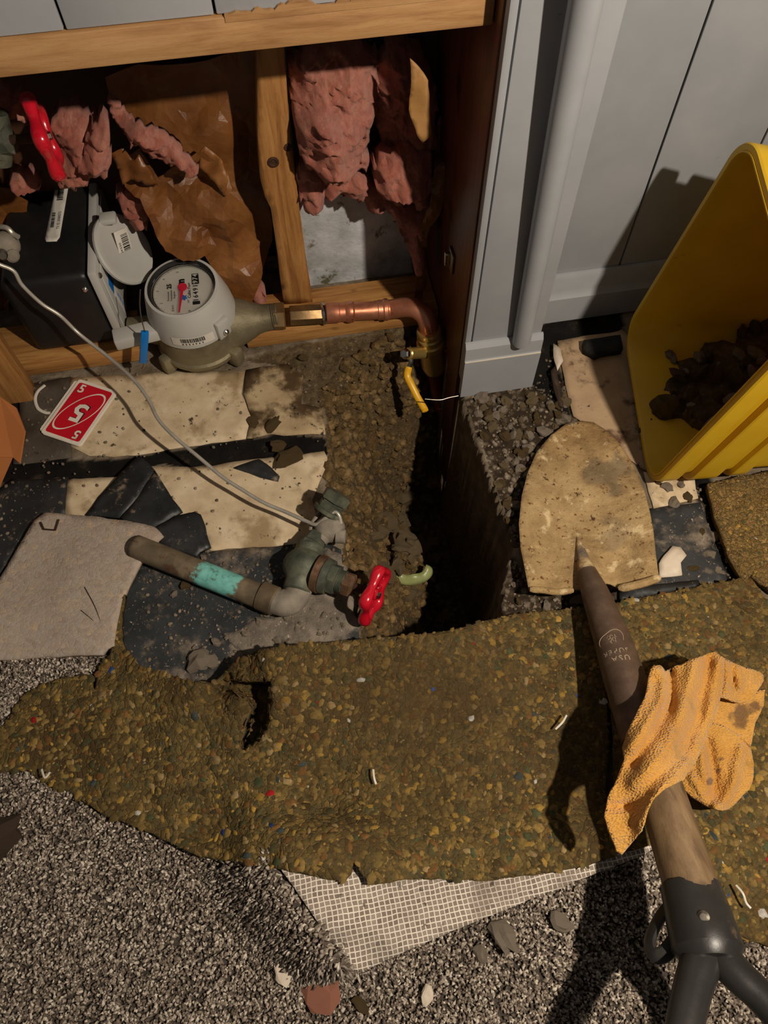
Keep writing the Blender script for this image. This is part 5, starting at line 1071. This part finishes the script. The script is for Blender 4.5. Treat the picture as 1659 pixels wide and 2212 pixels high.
# stamped lettering on the socket, read upside-down by the viewer
ax = hd_.normalized(); tocam = (Vector(CP)-(HA+hd_*.1)).normalized(); nn = (tocam-ax*tocam.dot(ax)).normalized(); xx = ax.cross(nn)
def stamp(s, t, sz, xoff=0.0, b=0):
    c = HA+hd_*t; r = np.interp(t, [-.1, 0, .16, .28], [.0205, .0218, .0240, .0246]); n_ = len(s)
    for k, ch in enumerate(s):
        a = ((k-(n_-1)/2)*sz*.72+xoff)/r; nk = nn*math.cos(a)-xx*(-math.sin(a)); nk = (nn*math.cos(a)+xx*math.sin(a)).normalized(); xk = (xx*math.cos(a)-nn*math.sin(a))
        text_mesh('stamped_letter', ch, sz, frame(c+nk*(r+.0003), xk, nk.cross(xk)), M['stamp'], so_, .0002)
stamp('SUPER', .105, .0090); stamp('USA', .14, .0100, -.003); stamp('KS', .062, .006); stamp('OO', .048, .006); stamp('TUF', .034, .006)
oc = HA+hd_*.052; V = []
for k in range(41):
    a = 2*math.pi*k/40; rr_ = 1+.16*math.cos(3*a+.4); x_, y_ = .0155*math.cos(a)*rr_, .0135*math.sin(a)*rr_; r = .0226; b = x_/r
    V.append(oc+ax*y_+(nn*math.cos(b)+xx*math.sin(b))*(r+.0002))
tube('stamped_outline', V, .0004, M['stamp'], so_, 6, caps=False)
sh0 = HA+hd_*.40; tube('shaft', [sh0+(HB-sh0)*t for t in np.linspace(0, .99, 14)], np.linspace(.0236, .0258, 14), M['shaft'], sv, 28)
g0 = HB-hd_*.055; g1_ = at(1536, 2078, z=.165)
gl_ = (g1_-g0)
gr1 = tube('grip_collar', [g0+gl_*t for t in (0, .03, .3, .6, .85, 1)], [.0262, .0285, .0300, .0315, .0325, .025], M['rubberblack'], sv, 28, ell=.85)
mid = g0+gl_*.45; nc = (Vector(CP)-mid).normalized(); lathe('rivet', mid+nc*.0265+Vector((.004, 0, 0)), nc, [(0, .006), (.003, .0055), (.0045, .003), (.0046, 0)], M['steel'], gr1, 14)
LA = catmull([at(1520, 2050, z=.160), at(1512, 2085, z=.168), at(1498, 2130, z=.175), at(1482, 2200, z=.185), at(1468, 2280, z=.195), at(1465, 2350, z=.205)], 5)
tube('grip_arm', LA, np.linspace(.0185, .0140, len(LA)), M['rubberblack'], sv, 16, ell=.8)
RA = catmull([at(1548, 2050, z=.160), at(1568, 2078, z=.167), at(1600, 2112, z=.173), at(1650, 2160, z=.180), at(1700, 2230, z=.190), at(1722, 2340, z=.205)], 5)
tube('grip_arm', RA, np.linspace(.0175, .0125, len(RA)), M['rubberblack'], sv, 16, ell=.8)
tube('grip_bar', [at(1440, 2355, z=.206), at(1590, 2362, z=.207), at(1750, 2345, z=.206)], .0135, M['rubberblack'], sv, 18)
tube('grip_web', catmull([at(1450, 1950, z=.135), at(1424, 1985, z=.135), at(1404, 2030, z=.135), at(1412, 2062, z=.14), at(1436, 2060, z=.145), at(1462, 2030, z=.15)], 5), .0036, M['rubberblack'], sv, 10, ell=2.2, up=(0, -.4, .9))
# ================================================================== TOWEL
ct_ = thing('cleaning_cloth', 'orange-yellow microfibre cloth draped over the shovel handle', 'cloth', at(1480, 1600, z=.03))
dv = np.array([-.50, .866]); nvv = np.array([.866, .50])
def rg(uv, w, *pl): return np.exp(-(segdist(uv, pl, False)/w)**2)
def stains(lst):
    def f(uv, P):
        s = np.zeros(len(uv))
        for (u, v, r, w) in lst: s = np.maximum(s, w*np.exp(-(((uv-[u, v])**2).sum(1))/r**2))
        return np.c_[s, s, s]
    return f
def tw_n(uv, P): return .002*fbm(P, 40, 4, 4)
LB = [(1530, 1556), (1580, 1574), (1622, 1606), (1631, 1660), (1624, 1700), (1600, 1724), (1580, 1748), (1555, 1752), (1520, 1738), (1488, 1716), (1470, 1690), (1480, 1640), (1505, 1600)]
def lb_d(uv, d): return d+.012*rg(uv, 12, (1600, 1620), (1585, 1690), (1556, 1745))-.009*rg(uv, 9, (1530, 1600), (1545, 1680), (1535, 1725))+.010*rg(uv, 9, (1515, 1620), (1520, 1680), (1545, 1745))+.009*rg(uv, 9, (1495, 1680), (1530, 1738), (1570, 1748))
sheet('lower_fold', LB, [(1540, 1570, .058), (1615, 1640, .044), (1560, 1740, .046), (1490, 1690, .060), (1560, 1660, .056)], M['towel'], 'z', 6, .0035, 1.2, fn=tw_n, dfn=lb_d, soft=20, parent=ct_, rnd=1, cols=stains([(1556, 1640, 12, .75), (1552, 1665, 9, .8), (1532, 1690, 14, .85), (1525, 1670, 10, .6), (1495, 1690, 16, .5), (1545, 1620, 9, .7)]))
sheet('stained_fold', [(1548, 1480), (1600, 1512), (1640, 1492), (1653, 1490), (1650, 1525), (1632, 1560), (1622, 1612), (1600, 1596), (1560, 1572), (1525, 1560)], [(1560, 1520, .060), (1620, 1520, .050), (1640, 1510, .046), (1610, 1590, .050)], M['towel'], 'z', 6, .0035, 1.0, fn=tw_n, soft=20, parent=ct_, cols=stains([(1600, 1545, 42, .78), (1630, 1530, 26, .75), (1600, 1520, 22, .6), (1575, 1550, 22, .5)]))
def fl_d(uv, d): return d+.009*rg(uv, 8, (1568, 1432), (1574, 1460), (1566, 1490))+.009*rg(uv, 9, (1590, 1445), (1598, 1480))-.006*rg(uv, 7, (1582, 1440), (1586, 1485))
sheet('upper_corner', [(1540, 1409), (1572, 1424), (1602, 1440), (1640, 1450), (1653, 1463), (1638, 1492), (1622, 1514), (1592, 1518), (1560, 1506), (1535, 1500)], [(1550, 1430, .090), (1600, 1460, .076), (1645, 1462, .060), (1610, 1510, .068), (1560, 1495, .088)], M['towel'], 'z', 6, .0035, 1.2, fn=tw_n, dfn=fl_d, soft=20, parent=ct_, rnd=1, cols=stains([(1610, 1500, 24, .35)]))
TW = [(1404, 1446), (1412, 1437), (1426, 1437), (1438, 1450), (1455, 1440), (1500, 1422), (1545, 1407), (1566, 1422), (1564, 1480), (1548, 1540), (1524, 1596), (1502, 1650), (1476, 1684), (1440, 1702), (1410, 1728), (1398, 1760), (1388, 1795), (1345, 1846), (1332, 1838), (1318, 1800), (1306, 1765), (1314, 1722), (1334, 1680), (1350, 1640), (1344, 1615), (1356, 1580), (1376, 1540), (1396, 1500)]
def tw_d(uv, dep):
    ap, bp = np.array([1322., 1380.]), np.array([1503., 1950.]); tt_ = ((uv-ap)@(bp-ap))/((bp-ap)@(bp-ap)); dd = np.abs((uv-ap)[:, 0]*(bp-ap)[1]-(uv-ap)[:, 1]*(bp-ap)[0])/np.hypot(*(bp-ap))
    f = .014*rg(uv, 13, (1416, 1446), (1434, 1468), (1430, 1510), (1400, 1560), (1362, 1612))-.015*rg(uv, 10, (1446, 1452), (1448, 1520), (1412, 1590), (1365, 1650))
    f += .011*rg(uv, 16, (1500, 1430), (1475, 1530), (1440, 1620), (1370, 1690))-.008*rg(uv, 12, (1530, 1430), (1508, 1540), (1470, 1630), (1400, 1700), (1350, 1740))+.009*rg(uv, 13, (1552, 1430), (1535, 1530), (1495, 1640), (1420, 1715), (1380, 1780))-.008*rg(uv, 12, (1320, 1740), (1370, 1745), (1400, 1720))
    s = tt_*.91/(tt_*.91+(1-tt_)*.73); top = .062+.083*s+.056-.0000052*dd**2+.6*f
    d0 = dep+f; k = .012; h = np.clip(.5+.5*(d0-top)/k, 0, 1)
    return top*(1-h)+d0*h+k*h*(1-h)
sheet('draped_band', TW, [(1420, 1450, .110), (1400, 1520, .125), (1370, 1590, .135), (1440, 1600, .140), (1470, 1560, .128), (1500, 1470, .112), (1545, 1420, .098), (1555, 1480, .094), (1530, 1570, .096), (1490, 1660, .112), (1440, 1690, .145), (1370, 1740, .150), (1330, 1790, .142), (1345, 1840, .132), (1310, 1760, .142), (1350, 1650, .146), (1318, 1720, .146)],
      M['towel'], 'z', 5.5, .0035, 1.0, fn=tw_n, dfn=tw_d, soft=20, parent=ct_, cols=stains([(1350, 1800, 40, .42), (1480, 1560, 40, .3), (1480, 1500, 30, .25), (1410, 1640, 26, .25), (1545, 1470, 16, .3)]))
# ================================================================== YELLOW BUCKET LYING ON ITS SIDE
ba, bal, BW, BH = math.radians(8.85), math.radians(4.46), .265, .370
bg = Vector((math.sin(ba), math.cos(ba), 0)); be = Vector((math.cos(ba), -math.sin(ba), 0)); bm_ = be*math.sin(bal)+Vector((0, 0, math.cos(bal))); bn = be*math.cos(bal)-Vector((0, 0, math.sin(bal))); _rl = math.radians(6); bg, bm_ = bg*math.cos(_rl)+bm_*math.sin(_rl), bm_*math.cos(_rl)-bg*math.sin(_rl)
B0 = Vector((.4700, .4800, .0115)); Bc = B0+bg*BW/2+bm_*BH/2
bk_ = thing('bucket', 'yellow square plastic bucket lying on its side', 'bucket', B0+bg*BW/2)
def ring(s, out, r0=.04, n=12):
    t = math.tan(bal); a, b = BW/2-s*t+out, BH/2-s*t+out; r = r0*(1-s*.6)+out; P = []
    for cx_, cy_, a0 in ((a-r, b-r, 0), (r-a, b-r, 90), (r-a, r-b, 180), (a-r, r-b, 270)):
        for k in range(n+1): q = math.radians(a0+90*k/n); P.append(Bc+bn*s+bg*(cx_+r*math.cos(q))+bm_*(cy_+r*math.sin(q)))
    return P
def shell(name, prof, mat, parent, close=False):
    R = [ring(s, o) for s, o in prof]; n = len(R[0]); V = [p for r in R for p in r]; Fc = []
    for i in range(len(R)-1):
        for k in range(n): Fc.append((i*n+k, i*n+(k+1) % n, (i+1)*n+(k+1) % n, (i+1)*n+k))
    if close: Fc.append(tuple((len(R)-1)*n+k for k in range(n)))
    o = mesh_obj(name, V, Fc, mat, parent); bm = bmesh.new(); bm.from_mesh(o.data); bmesh.ops.recalc_face_normals(bm, faces=bm.faces); bm.to_mesh(o.data); bm.free(); return sharpen(o, 32)
shell('body', [(.36, -.003), (.004, -.003), (.0, -.0015), (.0, .0005), (.004, .001), (.01, 0), (.36, 0), (.362, -.003)], M['bucket'], bk_, True)
shell('rim_band', [(.0015, .0012), (.0015, .0078), (.004, .0095), (.026, .0095), (.028, .008), (.028, .0008)], M['bucket'], bk_)
shell('rib', [(.046, .0005), (.047, .009), (.049, .0105), (.082, .0105), (.084, .009), (.085, .0005)], M['bucket'], bk_)
shell('rib', [(.104, .0005), (.105, .007), (.107, .0085), (.124, .0085), (.126, .007), (.127, .0005)], M['bucket'], bk_)
# soil and stones inside
DR = [(1405, 880), (1430, 850), (1445, 820), (1470, 800), (1465, 780), (1490, 770), (1510, 770), (1520, 740), (1560, 735), (1590, 740), (1610, 700), (1660, 690), (1720, 700), (1720, 800), (1640, 800), (1580, 880), (1520, 930), (1490, 915), (1470, 900), (1430, 905)]
dz_ = sheet('bucket_soil', DR, [(1410, 885, .026), (1480, 790, .040), (1490, 910, .026), (1560, 840, .05), (1600, 740, .068), (1650, 760, .072), (1700, 750, .075)], M['clod'], 'z', 8, .010, 3, .010, 30, 4, cols=lambda uv, P: np.ones((len(uv), 3))*.7, taper=20)
prop(dz_, 'heap of dark soil inside the yellow bucket', 'soil')
def brock(px, z, r, lab, k, mat='clod', grp=None):
    p = at(*px, z=z); o = bpy.data.objects.new('bucket_stone', rockmesh(k % 6, mat)); COL.objects.link(o); o.location = p; o.scale = (r, r*.85, r*.75); o.rotation_euler = (k, k*.7, k*1.3); prop(o, lab, 'stone', grp)
brock((1450, 772), .036, .014, 'grey clod alone on the bucket wall nearest its mouth', 1, 'stone')
brock((1430, 885), .034, .022, 'large dark clod at the lower left of the bucket soil', 2)
brock((1404, 907), .016, .010, 'small dark crumb below the large clod in the bucket', 3)
brock((1390, 933), .014, .008, 'lowest dark crumb near the bucket corner', 4)
brock((1372, 770), .014, .007, 'tiny dark crumb near the left bucket rim', 5)
rb_ = random.Random(5)
for i in range(40):
    u, v = rb_.uniform(1460, 1659), rb_.uniform(700, 920)
    if inpoly(np.array([[u, v]]), DR)[0]: brock((u, v), .050+.03*(u-1460)/200, rb_.uniform(.006, .014), 'rubble lump mixed into the soil heap in the yellow bucket', i, rb_.choice(('clod', 'clod', 'stone')), 'lumps in the bucket')
